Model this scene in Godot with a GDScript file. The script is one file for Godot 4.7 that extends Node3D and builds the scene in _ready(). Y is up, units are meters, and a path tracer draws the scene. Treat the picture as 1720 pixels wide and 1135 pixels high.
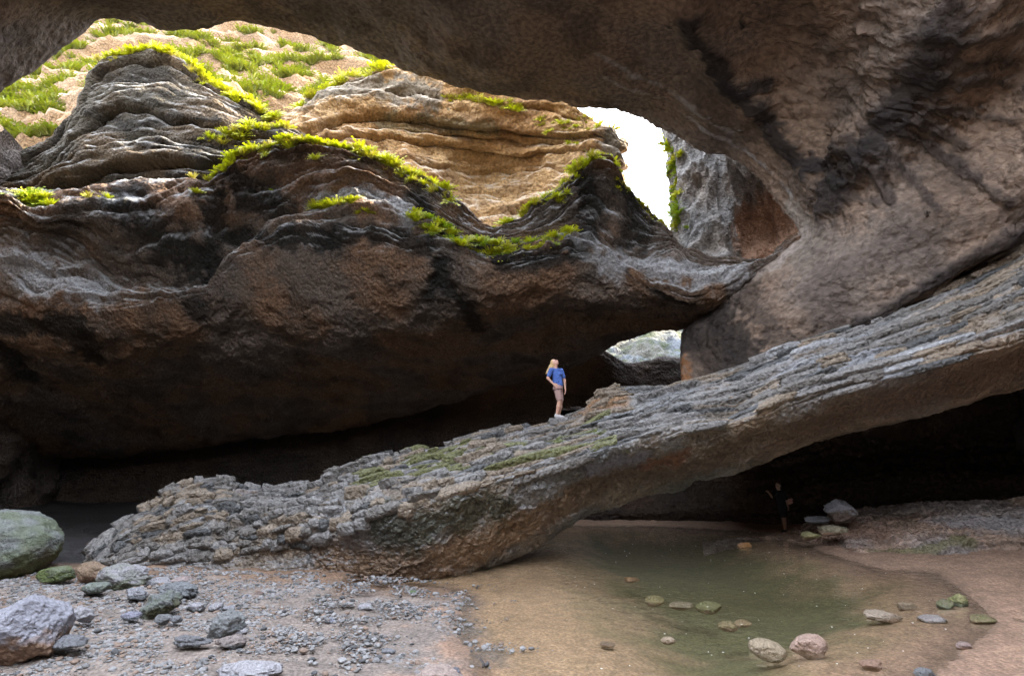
extends Node3D
# A limestone cavern under a collapsed roof, seen from its gravel floor.
const F := 982.86
var cam_pos := Vector3(0, 2.8, 0)
var cam_basis := Basis(Vector3.RIGHT, deg_to_rad(11.0))
var noise_a := FastNoiseLite.new()
var noise_b := FastNoiseLite.new()
var noise_r := FastNoiseLite.new()
var noise_f := FastNoiseLite.new()
var noise_c := FastNoiseLite.new()    # distance to the joints between irregular cells
var noise_v := FastNoiseLite.new()    # a value for each of those cells
var rng := RandomNumberGenerator.new()
var mats := {}
var names := {}

func P(u: float, v: float, d: float) -> Vector3:
	return cam_basis * (Vector3((u - 860.0) / F, -(v - 567.5) / F, -1.0) * d) + cam_pos

func pix(p: Vector3) -> Vector2:
	var c := cam_basis.transposed() * (p - cam_pos)
	if c.z > -0.1:
		return Vector2(-9999, -9999)
	return Vector2(860.0 - c.x / c.z * F, 567.5 + c.y / c.z * F)

func floor_at(u: float, v: float, y := 0.0) -> Vector3:
	var r := cam_basis * Vector3((u - 860.0) / F, -(v - 567.5) / F, -1.0)
	return cam_pos + r * ((y - cam_pos.y) / r.y)

func numbered(called: String) -> String:
	var k: int = names.get(called, 0)
	names[called] = k + 1
	return called if k == 0 else "%s_%03d" % [called, k]

func tag(o: Node, label := "", category := "", group := "", kind := "") -> void:
	if label: o.set_meta("label", label)
	if category: o.set_meta("category", category)
	if group: o.set_meta("group", group)
	if kind: o.set_meta("kind", kind)

func put(m: Mesh, called: String, mat: Material, parent: Node = null) -> MeshInstance3D:
	var o := MeshInstance3D.new()
	o.mesh = m
	o.material_override = mat
	if parent:
		o.name = called
		parent.add_child(o, true)
	else:
		o.name = numbered(called)
		add_child(o, true)
	return o

func h1(a: int, b: int) -> float:
	var x := (a * 374761393 + b * 668265263 + 1442695) & 0x7fffffff
	x = ((x ^ (x >> 13)) * 1274126177) & 0x7fffffff
	x = (x ^ (x >> 16)) & 0xffff
	return x / 65535.0

# ---- rails: a ridge or ledge line as u, v, depth triples ----
func rail(a: Array) -> Array:
	var us := PackedFloat32Array()
	var vs := PackedFloat32Array()
	var ds := PackedFloat32Array()
	for i in range(0, a.size(), 3):
		us.append(a[i]); vs.append(a[i + 1]); ds.append(a[i + 2])
	return [us, vs, ds, slopes(us, vs), slopes(us, ds)]

func slopes(x: PackedFloat32Array, y: PackedFloat32Array) -> PackedFloat32Array:
	var n := x.size()
	var m := PackedFloat32Array()
	m.resize(n)
	for i in n:
		if i == 0: m[i] = (y[1] - y[0]) / (x[1] - x[0])
		elif i == n - 1: m[i] = (y[i] - y[i - 1]) / (x[i] - x[i - 1])
		else:
			var a := (y[i] - y[i - 1]) / (x[i] - x[i - 1])
			var b := (y[i + 1] - y[i]) / (x[i + 1] - x[i])
			m[i] = 0.0 if a * b <= 0.0 else 2.0 * a * b / (a + b)
	return m

func herm(x: PackedFloat32Array, y: PackedFloat32Array, m: PackedFloat32Array, k: int, u: float) -> float:
	var h := x[k + 1] - x[k]
	var t := (u - x[k]) / h
	var t2 := t * t
	var t3 := t2 * t
	return (2 * t3 - 3 * t2 + 1) * y[k] + (t3 - 2 * t2 + t) * h * m[k] + (3 * t2 - 2 * t3) * y[k + 1] + (t3 - t2) * h * m[k + 1]

func rail_at(r: Array, u: float) -> Vector3:
	var x: PackedFloat32Array = r[0]
	u = clampf(u, x[0], x[x.size() - 1])
	var k := clampi(x.bsearch(u) - 1, 0, x.size() - 2)
	return Vector3(u, herm(x, r[1], r[3], k, u), herm(x, r[2], r[4], k, u))

func row(a: Array, u0: float, u1: float, n: int) -> PackedVector3Array:
	var r := rail(a)
	var out := PackedVector3Array()
	for i in n:
		var u := lerpf(u0, u1, i / float(n - 1))
		var q := rail_at(r, u)
		out.append(P(u, q.y, q.z))
	return out

func row_of(a: Array, n: int) -> PackedVector3Array:   # points taken in order, a smooth curve through them
	var c := PackedVector3Array()
	for i in range(0, a.size(), 3): c.append(P(a[i], a[i + 1], a[i + 2]))
	return curve(c, n)

func curve(c: PackedVector3Array, n: int) -> PackedVector3Array:
	var out := PackedVector3Array()
	var m := c.size()
	for i in n:
		var f := i / float(n - 1) * (m - 1)
		var k := mini(int(f), m - 2)
		out.append(c[k].cubic_interpolate(c[k + 1], c[maxi(k - 1, 0)], c[mini(k + 2, m - 1)], f - k))
	return out

func shifted(r: PackedVector3Array, o: Vector3) -> PackedVector3Array:
	var out := PackedVector3Array()
	for p in r: out.append(p + o)
	return out

func mixed(a: PackedVector3Array, b: PackedVector3Array, t: float, o := Vector3.ZERO) -> PackedVector3Array:
	var out := PackedVector3Array()
	for i in a.size(): out.append(a[i].lerp(b[i], t) + o)
	return out

# ---- the rock surface between rows of rails ----
# st: style of the rock; returns a dictionary that paint(), find() and mesh_of() read
func sheet(rows: Array, seg: Array, st: Dictionary) -> Dictionary:
	var n: int = rows[0].size()
	var m := 1
	for c in seg: m += c
	var base := PackedVector3Array()
	base.resize(n * m)
	var R := rows.size()
	for i in n:
		var chord := PackedFloat32Array()
		chord.resize(R)
		for k in range(1, R): chord[k] = chord[k - 1] + sqrt(maxf((rows[k][i] as Vector3).distance_to(rows[k - 1][i]), 0.001))
		var j := 0
		for k in R - 1:
			var a: Vector3 = rows[k][i]
			var b: Vector3 = rows[k + 1][i]
			var h := chord[k + 1] - chord[k]
			var ta: Vector3
			var tb: Vector3
			if k == 0 or (st.get("creases", []) as Array).has(k): ta = (b - a) / h
			else: ta = tangent(rows[k - 1][i], a, b, chord[k] - chord[k - 1], h)
			if k == R - 2 or (st.get("creases", []) as Array).has(k + 1): tb = (b - a) / h
			else: tb = tangent(a, b, rows[k + 2][i], h, chord[k + 2] - chord[k + 1])
			var c: int = seg[k]
			for s in c + (1 if k == R - 2 else 0):
				var t := s / float(c)
				var t2 := t * t
				var t3 := t2 * t
				base[(j + s) * n + i] = (2 * t3 - 3 * t2 + 1) * a + (t3 - 2 * t2 + t) * h * ta + (3 * t2 - 2 * t3) * b + (t3 - t2) * h * tb
			j += c
	# mean lengths along and across
	var ql := PackedFloat32Array()
	ql.resize(m)
	for j in range(1, m):
		var sum := 0.0
		for i in range(0, n, maxi(n / 24, 1)): sum += base[j * n + i].distance_to(base[(j - 1) * n + i])
		ql[j] = ql[j - 1] + sum / ceilf(n / float(maxi(n / 24, 1)))
	var sl := PackedFloat32Array()
	sl.resize(n)
	for i in range(1, n):
		var sum := 0.0
		for j in range(0, m, maxi(m / 16, 1)): sum += base[j * n + i].distance_to(base[j * n + i - 1])
		sl[i] = sl[i - 1] + sum / ceilf(m / float(maxi(m / 16, 1)))
	return {"n": n, "m": m, "base": base, "q": ql, "s": sl, "st": st, "stains_and_light": []}

func tangent(a: Vector3, b: Vector3, c: Vector3, h0: float, h1_: float) -> Vector3:
	return ((b - a) / h0 * h1_ + (c - b) / h1_ * h0) / (h0 + h1_)

func grid_normals(p: PackedVector3Array, n: int, m: int) -> PackedVector3Array:
	var out := PackedVector3Array()
	out.resize(n * m)
	for j in m:
		var ju := maxi(j - 1, 0) * n
		var jd := mini(j + 1, m - 1) * n
		for i in n:
			var du := p[j * n + mini(i + 1, n - 1)] - p[j * n + maxi(i - 1, 0)]
			var dv := p[jd + i] - p[ju + i]
			out[j * n + i] = dv.cross(du).normalized()
	return out

# a stain, crack or painted light along a line seen in the photograph: the line is laid on the surface, then painted in space round it
func stain_or_light(sh: Dictionary, line: Array, radius: float, color: Color, strength := 1.0, groove := 0.0, rough := 0.6, taper := 0.0) -> void:
	var base: PackedVector3Array = sh.base
	if not sh.has("px"):
		var px := PackedVector2Array()
		px.resize(base.size())
		for k in base.size():
			if k % 2 == 0: px[k] = pix(base[k])
			else: px[k] = Vector2(-9999, -9999)
		sh.px = px
	var pts := PackedVector3Array()
	for k in range(0, line.size(), 2):
		pts.append(base[nearest(sh, line[k], line[k + 1])])
	var box := AABB(pts[0], Vector3.ZERO)
	for p in pts: box = box.expand(p)
	sh.stains_and_light.append([pts, radius, color, strength, groove, rough, box.grow(radius * 1.8), taper])

func nearest(sh: Dictionary, u: float, v: float) -> int:
	var best := 1e12
	var at := 0
	var px: PackedVector2Array = sh.px
	var base: PackedVector3Array = sh.base
	var w := Vector2(u, v)
	for k in range(0, px.size(), 2):
		var e := px[k].distance_squared_to(w)
		if e < best:
			e += 6.0 * base[k].distance_to(cam_pos)
			if e < best:
				best = e
				at = k
	return at

func seg_d2(p: Vector3, a: Vector3, b: Vector3) -> float:
	var ab := b - a
	return p.distance_squared_to(a + ab * clampf((p - a).dot(ab) / maxf(ab.length_squared(), 1e-9), 0, 1))

# pushes the surface about (layers, blocks, hollows, grain) and colours it
func rough_out(sh: Dictionary) -> void:
	var st: Dictionary = sh.st
	var n: int = sh.n
	var m: int = sh.m
	var base: PackedVector3Array = sh.base
	var nb := grid_normals(base, n, m)
	var pos := PackedVector3Array()
	var col := PackedColorArray()
	pos.resize(n * m); col.resize(n * m)
	var big: float = st.get("big", 0.25)
	var bigf: float = st.get("bigf", 0.22)
	var mid: float = st.get("mid", 0.1)
	var midf: float = st.get("midf", 0.9)
	var fine: float = st.get("fine", 0.03)
	var finef: float = st.get("finef", 3.5)
	var stretch: Vector3 = st.get("stretch", Vector3.ONE)
	var lay: Array = st.get("layers", [])        # [thickness, amplitude, groove, warp]
	var cells: Array = st.get("cells", [])       # [width, height, amplitude, joint depth, rounding, share of columns where they end]
	var blocks: Array = st.get("blocks", [])     # [mean width, amplitude, rounding]
	var ca: Color = st.get("a", Color(0.2, 0.18, 0.16))
	var cb: Color = st.get("b", Color(0.28, 0.2, 0.13))
	var cc: Color = st.get("c", Color(0.07, 0.065, 0.06))
	var cf: float = st.get("cf", 0.25)
	var dark: float = st.get("dark", 0.5)
	var up: Color = st.get("up", Color(0, 0, 0, 0))     # pale dust on faces turned up, with lit ledge tops painted into it
	var ql: PackedFloat32Array = sh.q
	var sl: PackedFloat32Array = sh.s
	var stains_and_light: Array = sh.stains_and_light
	var fault: Array = st.get("fault", [])       # [spacing, throw]: upright breaks where the layers are shifted
	var thin: Array = st.get("thin", [])         # finer beds inside the layers: [thickness, joint depth]
	var span: float = st.get("span", 1.0)
	var dip: float = st.get("dip", 0.0)
	var widen: float = st.get("widen", 1.0)
	var bounds := PackedFloat32Array()
	if lay:
		var q := -3.0 - absf(dip) * sl[n - 1]
		var k := int(st.get("seed", 7))
		while q < ql[m - 1] + 3.0 + absf(dip) * sl[n - 1]:
			bounds.append(q)
			q += lay[0] * (0.45 + 1.1 * h1(k, 91))
			k += 1
	var ids := PackedInt32Array()
	if blocks: ids.resize(n * m)
	var sd := int(st.get("seed", 7))
	var cols: Array = st.get("cols", [])                 # columns (as shares) where the layers set in and end
	var fade_r: Vector2 = st.get("fade_right", st.get("fade", Vector2(-1, -1)))
	var turn_: Vector2 = st.get("turn", Vector2(0.3, 0.5))
	var fade: Vector2 = st.get("fade", Vector2(-1, -1))  # rows (as a share) between which the layers die out
	for j in m:
		for i in n:
			var k := j * n + i
			var p := base[k]
			var lamp_ := 1.0
			var xi := i / float(n - 1) * span
			if fade.x >= 0:
				var fd := fade.lerp(fade_r, smoothstep(turn_.x, turn_.y, xi))
				lamp_ = 1.0 - smoothstep(fd.x, fd.y, j / float(m - 1))
			if cols: lamp_ *= smoothstep(cols[0], cols[1], xi) * (1.0 - smoothstep(cols[2], cols[3], xi))
			var ps := p * stretch
			var na := noise_a.get_noise_3dv(ps * bigf * 10.0)
			var nr := noise_r.get_noise_3dv(ps * midf * 10.0)
			var nf := noise_f.get_noise_3dv(ps * finef * 10.0)
			var dsp := big * na + mid * (nr - 0.2) + fine * nf
			var shade := 1.0
			var cw := 0.0
			if cells:
				cw = (1.0 - smoothstep(cells[5], cells[6], xi)) * smoothstep(cells[7], cells[8], j / float(m - 1))
				if cw > 0.01:
					var cx: float = (sl[i] + 0.25 * noise_b.get_noise_3dv(p * 8.0)) / cells[0]
					var cy: float = (ql[j] + 0.12 * noise_b.get_noise_3dv(p * 8.0 + Vector3(50, 0, 0)) + 0.04 * sl[i]) / cells[1]
					var e := noise_c.get_noise_2d(cx, cy) + 1.0
					var val := noise_v.get_noise_2d(cx, cy)
					var x := clampf(e / cells[4], 0, 1)
					dsp += cw * (val * cells[2] + cells[3] * (sqrt(1.0 - (1.0 - x) * (1.0 - x)) - 1.0))
					if cw > 0.5:
						shade = 0.8 + 0.4 * absf(fmod(val * 37.0, 1.0))
			if lay:
				var wq: float = ql[j] + lay[3] * noise_b.get_noise_3dv(p * 4.0) + lay[3] * 0.07 * nr + dip * sl[i]
				if fault:
					var fw: float = fault[0] * lerpf(0.7, widen, smoothstep(0.25, 0.8, xi))
					var fs: float = (sl[i] + 0.5 * noise_b.get_noise_3dv(p * 5.0 + Vector3(0, 70, 0)) + 0.5 * ql[j]) / fw
					var fc := floori(fs)
					wq += fault[1] * (h1(fc, sd + 71) - 0.5)
				if thin:
					var tx: float = (wq + 0.35 * noise_b.get_noise_2d(wq * 3.0, sl[i] * 1.2)) / thin[0]
					var tk := floori(tx)
					tx = absf(tx - floorf(tx) - 0.5) * 2.0
					dsp -= thin[1] * tx * tx * tx * lamp_ * (0.2 + 1.3 * h1(tk, 5)) * (0.7 + 0.8 * noise_b.get_noise_3dv(p * 5.0 + Vector3(0, 0, 90)))
				var kk := clampi(bounds.bsearch(wq) - 1, 0, bounds.size() - 2)
				var e0 := wq - bounds[kk]
				var e1 := bounds[kk + 1] - wq
				var e := minf(e0, e1)
				var proud: float = (h1(kk, sd) - 0.5) * lay[1]
				var loc := lamp_ * (1.0 - cw)
				if blocks:
					var w: float = blocks[0] * (0.5 + h1(kk, sd + 5)) * lerpf(0.75, widen, smoothstep(0.25, 0.8, xi))
					var sx := (sl[i] + 0.35 * noise_b.get_noise_3dv(p * 9.0 + Vector3(40, 0, 0))) / w + h1(kk, 3) * 9.0
					var c := floori(sx)
					var lo := c + 0.55 * (h1(c, kk + 17) - 0.5)
					if sx < lo:
						c -= 1
						lo = c + 0.55 * (h1(c, kk + 17) - 0.5)
					var hi := c + 1 + 0.55 * (h1(c + 1, kk + 17) - 0.5)
					if sx >= hi:
						c += 1
						lo = hi
						hi = c + 1 + 0.55 * (h1(c + 1, kk + 17) - 0.5)
					e = minf(e, minf(sx - lo, hi - sx) * w)
					proud += (h1(c * 7 + kk * 131, sd + 9) - 0.5) * blocks[1]
					if cw <= 0.5:
						shade = 0.62 + 0.7 * h1(c * 13 + kk * 57, sd)
						ids[k] = (kk * 1000 + c + 500)
				var r: float = blocks[2] if blocks else lay[0] * 0.3
				var x := clampf(e / r, 0, 1)
				var body: float = lay[2] * (sqrt(1.0 - (1.0 - x) * (1.0 - x)) - 1.0)
				dsp += (proud + body) * loc
			var nc := noise_b.get_noise_3dv(p * cf * 10.0)
			var c0 := ca.lerp(cb, smoothstep(-0.35, 0.35, nc + 0.25 * nf))
			var nd := noise_a.get_noise_3dv(ps * cf * 21.0 + Vector3(300, 70, 20))
			c0 = c0.lerp(cc, dark * smoothstep(-0.05, 0.4, nd + 0.3 * nf))
			c0 *= shade * (1.0 + 0.22 * nf)
			for q in stains_and_light:
				if (q[6] as AABB).has_point(p):
					var d2 := 1e9
					var l: PackedVector3Array = q[0]
					var along := 0.0
					for g in l.size() - 1:
						var e2 := seg_d2(p, l[g], l[g + 1])
						if e2 < d2:
							d2 = e2
							along = g / float(l.size() - 1)
					if l.size() == 1: d2 = p.distance_squared_to(l[0])
					var rr: float = q[1] * (1.0 - q[7] * along) * (1.0 + q[5] * (noise_b.get_noise_3dv(p * 9.0) * 0.9 + 0.7 * noise_f.get_noise_3dv(p * 26.0) + 0.6 * nf))
					var x := 1.0 - smoothstep(rr * 0.35, rr, sqrt(d2))
					c0 = c0.lerp(q[2], x * q[3])
					dsp -= q[4] * x
			pos[k] = p + nb[k] * dsp
			col[k] = c0
	var nn := grid_normals(pos, n, m)
	if up.a > 0.0:
		for k in n * m:
			var p := pos[k]
			var w := smoothstep(0.25, 0.75, nn[k].y + 0.25 * noise_f.get_noise_3dv(p * 22.0)) * up.a * smoothstep(-0.3, 0.2, noise_b.get_noise_3dv(p * 7.0 + Vector3(9, 9, 9)))
			col[k] = col[k].lerp(Color(up.r, up.g, up.b), w)
	for k in n * m: col[k].a = 1.0
	sh.pos = pos; sh.col = col; sh.nor = nn; sh.ids = ids

func mesh_of(sh: Dictionary, keep := PackedByteArray()) -> ArrayMesh:
	var n: int = sh.n
	var m: int = sh.m
	var idx := PackedInt32Array()
	for j in m - 1:
		for i in n - 1:
			var a := j * n + i
			if keep and keep[a] == 0: continue
			idx.append(a); idx.append(a + 1); idx.append(a + n + 1)
			idx.append(a); idx.append(a + n + 1); idx.append(a + n)
	var ar := []
	ar.resize(Mesh.ARRAY_MAX)
	ar[Mesh.ARRAY_VERTEX] = sh.pos
	ar[Mesh.ARRAY_NORMAL] = sh.nor
	ar[Mesh.ARRAY_COLOR] = sh.col
	ar[Mesh.ARRAY_INDEX] = idx
	var am := ArrayMesh.new()
	am.add_surface_from_arrays(Mesh.PRIMITIVE_TRIANGLES, ar)
	return am

func rock(sh: Dictionary, called: String, mat: Material, label := "") -> MeshInstance3D:
	rough_out(sh)
	var o := put(mesh_of(sh), called, mat)
	tag(o, label, "", "", "structure")
	return o

# ---- materials ----
func noise_tex(kind: int, freq: float, oct: int, size: int, lo: float, hi: float, seed_: int, as_height := false) -> NoiseTexture2D:
	var f := FastNoiseLite.new()
	f.noise_type = kind
	f.frequency = freq
	f.fractal_octaves = oct
	f.fractal_type = FastNoiseLite.FRACTAL_FBM
	f.seed = seed_
	var t := NoiseTexture2D.new()
	t.width = size; t.height = size
	t.seamless = true
	t.noise = f
	if not as_height:
		var g := Gradient.new()
		g.set_color(0, Color(lo, lo, lo)); g.set_color(1, Color(hi, hi, hi))
		t.color_ramp = g
	return t

func rock_mat(called: String, rough: float, scale: float, relief: float, lo := 0.62, spec := 0.5, crack := 0.0) -> StandardMaterial3D:
	var m := StandardMaterial3D.new()
	m.resource_name = called
	m.vertex_color_use_as_albedo = true
	m.roughness = rough
	m.metallic_specular = spec
	m.albedo_texture = mats.grain if lo < 0.7 else mats.soft
	m.heightmap_enabled = true
	m.heightmap_texture = mats.height
	m.heightmap_scale = relief
	if crack > 0.0:
		m.normal_enabled = true
		m.normal_texture = mats.cracks
		m.normal_scale = crack
	m.uv1_triplanar = true
	m.uv1_world_triplanar = true
	m.uv1_triplanar_sharpness = 3.0
	m.uv1_scale = Vector3.ONE * scale
	return m

func plain_mat(called: String, c: Color, rough := 0.8) -> StandardMaterial3D:
	var m := StandardMaterial3D.new()
	m.resource_name = called
	m.albedo_color = c.linear_to_srgb()
	m.roughness = rough
	return m

func make_noises() -> void:
	for q in [[noise_a, FastNoiseLite.TYPE_SIMPLEX_SMOOTH, 3, FastNoiseLite.FRACTAL_FBM, 11], [noise_b, FastNoiseLite.TYPE_SIMPLEX, 2, FastNoiseLite.FRACTAL_FBM, 23], [noise_r, FastNoiseLite.TYPE_SIMPLEX, 3, FastNoiseLite.FRACTAL_RIDGED, 37], [noise_f, FastNoiseLite.TYPE_SIMPLEX, 3, FastNoiseLite.FRACTAL_FBM, 41]]:
		q[0].noise_type = q[1]; q[0].fractal_octaves = q[2]; q[0].fractal_type = q[3]; q[0].seed = q[4]
		q[0].frequency = 0.1
	for q in [noise_c, noise_v]:
		q.noise_type = FastNoiseLite.TYPE_CELLULAR
		q.seed = 99
		q.frequency = 1.0
		q.cellular_jitter = 0.85
		q.cellular_distance_function = FastNoiseLite.DISTANCE_EUCLIDEAN
	noise_c.cellular_return_type = FastNoiseLite.RETURN_DISTANCE2_SUB
	noise_v.cellular_return_type = FastNoiseLite.RETURN_CELL_VALUE
	# cracks: thin joints between warped cells
	var cf := FastNoiseLite.new()
	cf.noise_type = FastNoiseLite.TYPE_CELLULAR
	cf.cellular_return_type = FastNoiseLite.RETURN_DISTANCE2_SUB
	cf.frequency = 0.014
	cf.seed = 51
	cf.fractal_type = FastNoiseLite.FRACTAL_FBM
	cf.fractal_octaves = 4
	cf.fractal_gain = 0.62
	cf.domain_warp_enabled = true
	cf.domain_warp_amplitude = 45.0
	cf.domain_warp_frequency = 0.012
	var ct := NoiseTexture2D.new()
	ct.width = 1024; ct.height = 1024
	ct.seamless = true
	ct.noise = cf
	ct.as_normal_map = true
	ct.bump_strength = 14.0
	mats.cracks = ct
	mats.grain = noise_tex(FastNoiseLite.TYPE_SIMPLEX, 0.02, 6, 1024, 0.66, 1.0, 3)
	mats.soft = noise_tex(FastNoiseLite.TYPE_SIMPLEX, 0.03, 5, 512, 0.8, 1.0, 5)
	mats.ripple = noise_tex(FastNoiseLite.TYPE_SIMPLEX_SMOOTH, 0.02, 3, 512, 0, 1, 77, true)
	mats.height = noise_tex(FastNoiseLite.TYPE_SIMPLEX, 0.012, 7, 1024, 0, 1, 9, true)
	mats.rock = rock_mat("limestone", 0.85, 0.42, 12.0, 0.62, 0.25, 1.0)
	mats.roof = rock_mat("roof_limestone", 0.85, 0.22, 9.0, 0.62, 0.25, 0.55)
	mats.wet = rock_mat("damp_limestone", 0.45, 0.4, 11.0, 0.62, 0.5, 0.7)
	mats.far = rock_mat("sunny_limestone", 0.85, 0.25, 12.0, 0.62, 0.4, 0.8)
	mats.ground = rock_mat("gravel_ground", 0.85, 0.6, 3.0)

func _ready() -> void:
	rng.seed = 20240
	var cam := Camera3D.new()
	cam.name = "camera"
	cam.fov = 60.0
	cam.near = 0.1
	cam.far = 400.0
	cam.transform = Transform3D(cam_basis, cam_pos)
	add_child(cam)
	cam.current = true
	var env := Environment.new()
	env.background_mode = Environment.BG_SKY
	var skym := ProceduralSkyMaterial.new()
	skym.sky_top_color = Color(0.74, 0.77, 0.83)
	skym.sky_horizon_color = Color(0.90, 0.90, 0.91)
	skym.sky_curve = 0.2
	skym.ground_bottom_color = Color(0.25, 0.23, 0.2)
	skym.ground_horizon_color = Color(0.6, 0.6, 0.6)
	var sky := Sky.new()
	sky.sky_material = skym
	env.sky = sky
	env.tonemap_mode = Environment.TONE_MAPPER_LINEAR
	env.tonemap_exposure = 13.0
	env.background_energy_multiplier = 1.5
	env.sdfgi_enabled = true
	env.ssao_enabled = true
	env.ssil_enabled = true
	var we := WorldEnvironment.new()
	we.name = "world_environment"
	we.environment = env
	add_child(we)
	var sun := DirectionalLight3D.new()
	sun.name = "sun"
	sun.light_energy = 0.85
	sun.light_color = Color(1.0, 0.95, 0.86)
	sun.light_angular_distance = 0.5
	sun.shadow_enabled = true
	var towards := Vector3(0.8, 0.62, -0.22)
	sun.look_at_from_position(towards * 50.0, Vector3.ZERO)
	add_child(sun)
	make_noises()
	build_floor()
	build_bridge()
	build_arch()
	build_hollow()
	build_sinkhole()
	build_roof()
	build_stones()
	build_plants()
	build_people()

# ---- gravel, sand and pool ----
var shore := PackedVector2Array()
var bridge: Dictionary
var arch: Dictionary
var bank_rock: Dictionary
var strata: Dictionary
var buttress: Dictionary
var pillar: Dictionary
var slope: Dictionary

func shore_gap(p: Vector2) -> float:    # metres inside the pool's outline, negative outside it
	var d := 1e9
	var n := shore.size()
	for k in n:
		var q := Geometry2D.get_closest_point_to_segment(p, shore[k], shore[(k + 1) % n])
		d = minf(d, p.distance_squared_to(q))
	return sqrt(d) * (1.0 if Geometry2D.is_point_in_polygon(p, shore) else -1.0)

func floor_y(x: float, z: float, g: float) -> float:
	var y: float
	if g > 0.0:
		y = -0.03 - 0.05 * smoothstep(0.0, 1.5, g) - 0.55 * smoothstep(0.8, 3.2, g) * smoothstep(0.5, 4.0, x)
	else:
		y = -0.03 + 0.05 * smoothstep(0.0, 0.25, -g) + 0.22 * smoothstep(0.2, 5.0, -g)
	var left := smoothstep(0.0, -8.0, x)
	y += left * (0.12 + 0.1 * noise_b.get_noise_2d(x * 4.0, z * 4.0))
	y += 0.025 * noise_b.get_noise_2d(x * 9.0, z * 9.0) * (1.0 if g < 0.0 else 0.4)
	return y

func build_floor() -> void:
	for q in [[560, 984], [760, 985], [788, 1000], [772, 1050], [797, 1095], [815, 1135], [860, 1260], [1450, 1260], [1535, 1135], [1600, 1090], [1652, 1052], [1640, 1022], [1600, 985], [1560, 960], [1480, 958], [1400, 935], [1320, 905], [1250, 892], [1100, 884], [950, 884], [860, 900], [700, 950]]:
		var w := floor_at(q[0], q[1])
		shore.append(Vector2(w.x, w.z))
	var xs := PackedFloat32Array()
	var zs := PackedFloat32Array()
	var x := -34.0
	while x < 34.0:
		xs.append(x)
		x += 0.07 if x > -14.5 and x < 16.5 else 0.8
	var z := 14.0
	while z > -40.0:
		zs.append(z)
		z -= 0.07 if z < -6.5 and z > -19.0 else (0.2 if z < -19.0 and z > -26.0 else 0.8)
	var n := xs.size()
	var m := zs.size()
	var pos := PackedVector3Array()
	var col := PackedColorArray()
	pos.resize(n * m); col.resize(n * m)
	for j in m:
		for i in n:
			var p := Vector2(xs[i], zs[j])
			var near_ := p.x > -3.5 and p.x < 16.0 and p.y < -2.0 and p.y > -27.0
			var g := shore_gap(p) if near_ else -3.0
			var y := floor_y(p.x, p.y, g)
			var nf := noise_f.get_noise_2d(p.x * 30.0, p.y * 30.0)
			var nb := noise_b.get_noise_2d(p.x * 6.0, p.y * 6.0)
			y += 0.012 * nf
			pos[j * n + i] = Vector3(p.x, y, p.y)
			var gravel := Color(0.30, 0.245, 0.205)
			var sand := Color(0.52, 0.34, 0.19)
			var mud := Color(0.42, 0.265, 0.175)
			var c: Color
			var leftness := 1.0 - smoothstep(-1.5, 0.2, p.x + 1.3 * nb + 0.6 * nf)
			if p.x > 5.0: leftness = 0.0
			c = mud.lerp(gravel, leftness)
			c = c.lerp(Color(0.30, 0.17, 0.09), 0.75 * leftness * smoothstep(-11.6, -12.8, p.y + 0.6 * nb))
			c = c.lerp(Color(0.02, 0.017, 0.016), smoothstep(-13.2, -14.6, p.y + 0.6 * nb) * (1.0 - smoothstep(-7.0, -5.0, p.x)))  # shade of the back void painted into the floor colour
			if g > 0.0:
				var deep := smoothstep(0.6, 2.5, g + 0.7 * nb) * smoothstep(0.6, 3.6, p.x + 0.8 * nb)
				c = mud.lerp(sand, smoothstep(0.0, 1.6, g)) if p.x > 4.0 else c.lerp(sand, smoothstep(0.0, 0.5, g + 0.2 * nb))
				c = c.lerp(Color(0.085, 0.10, 0.03), deep * 0.9)
			c *= 1.0 - 0.3 * smoothstep(-0.45, -0.05, g + 0.15 * nb) * (1.0 - smoothstep(0.0, 0.3, g))   # the wet margin
			c *= 1.0 + 0.3 * nf + 0.15 * nb
			c.a = 1.0
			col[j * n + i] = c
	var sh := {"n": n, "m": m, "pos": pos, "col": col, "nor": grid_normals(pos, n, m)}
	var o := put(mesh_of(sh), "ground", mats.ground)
	tag(o, "", "", "", "structure")
	# the water
	var w := PlaneMesh.new()
	w.size = Vector2(19, 24)
	w.subdivide_width = 3
	var wm := StandardMaterial3D.new()
	wm.resource_name = "pool_water"
	wm.transparency = BaseMaterial3D.TRANSPARENCY_ALPHA
	wm.albedo_color = Color(Color(0.26, 0.2, 0.1).linear_to_srgb(), 0.09)
	wm.roughness = 0.03
	wm.heightmap_enabled = true
	wm.heightmap_texture = mats.ripple
	wm.heightmap_scale = 1.2
	wm.uv1_triplanar = true
	wm.uv1_world_triplanar = true
	wm.uv1_scale = Vector3.ONE * 0.25
	var wo := put(w, "pool_water", wm)
	wo.position = Vector3(7.2, 0, -15)
	tag(wo, "", "", "", "structure")

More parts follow.
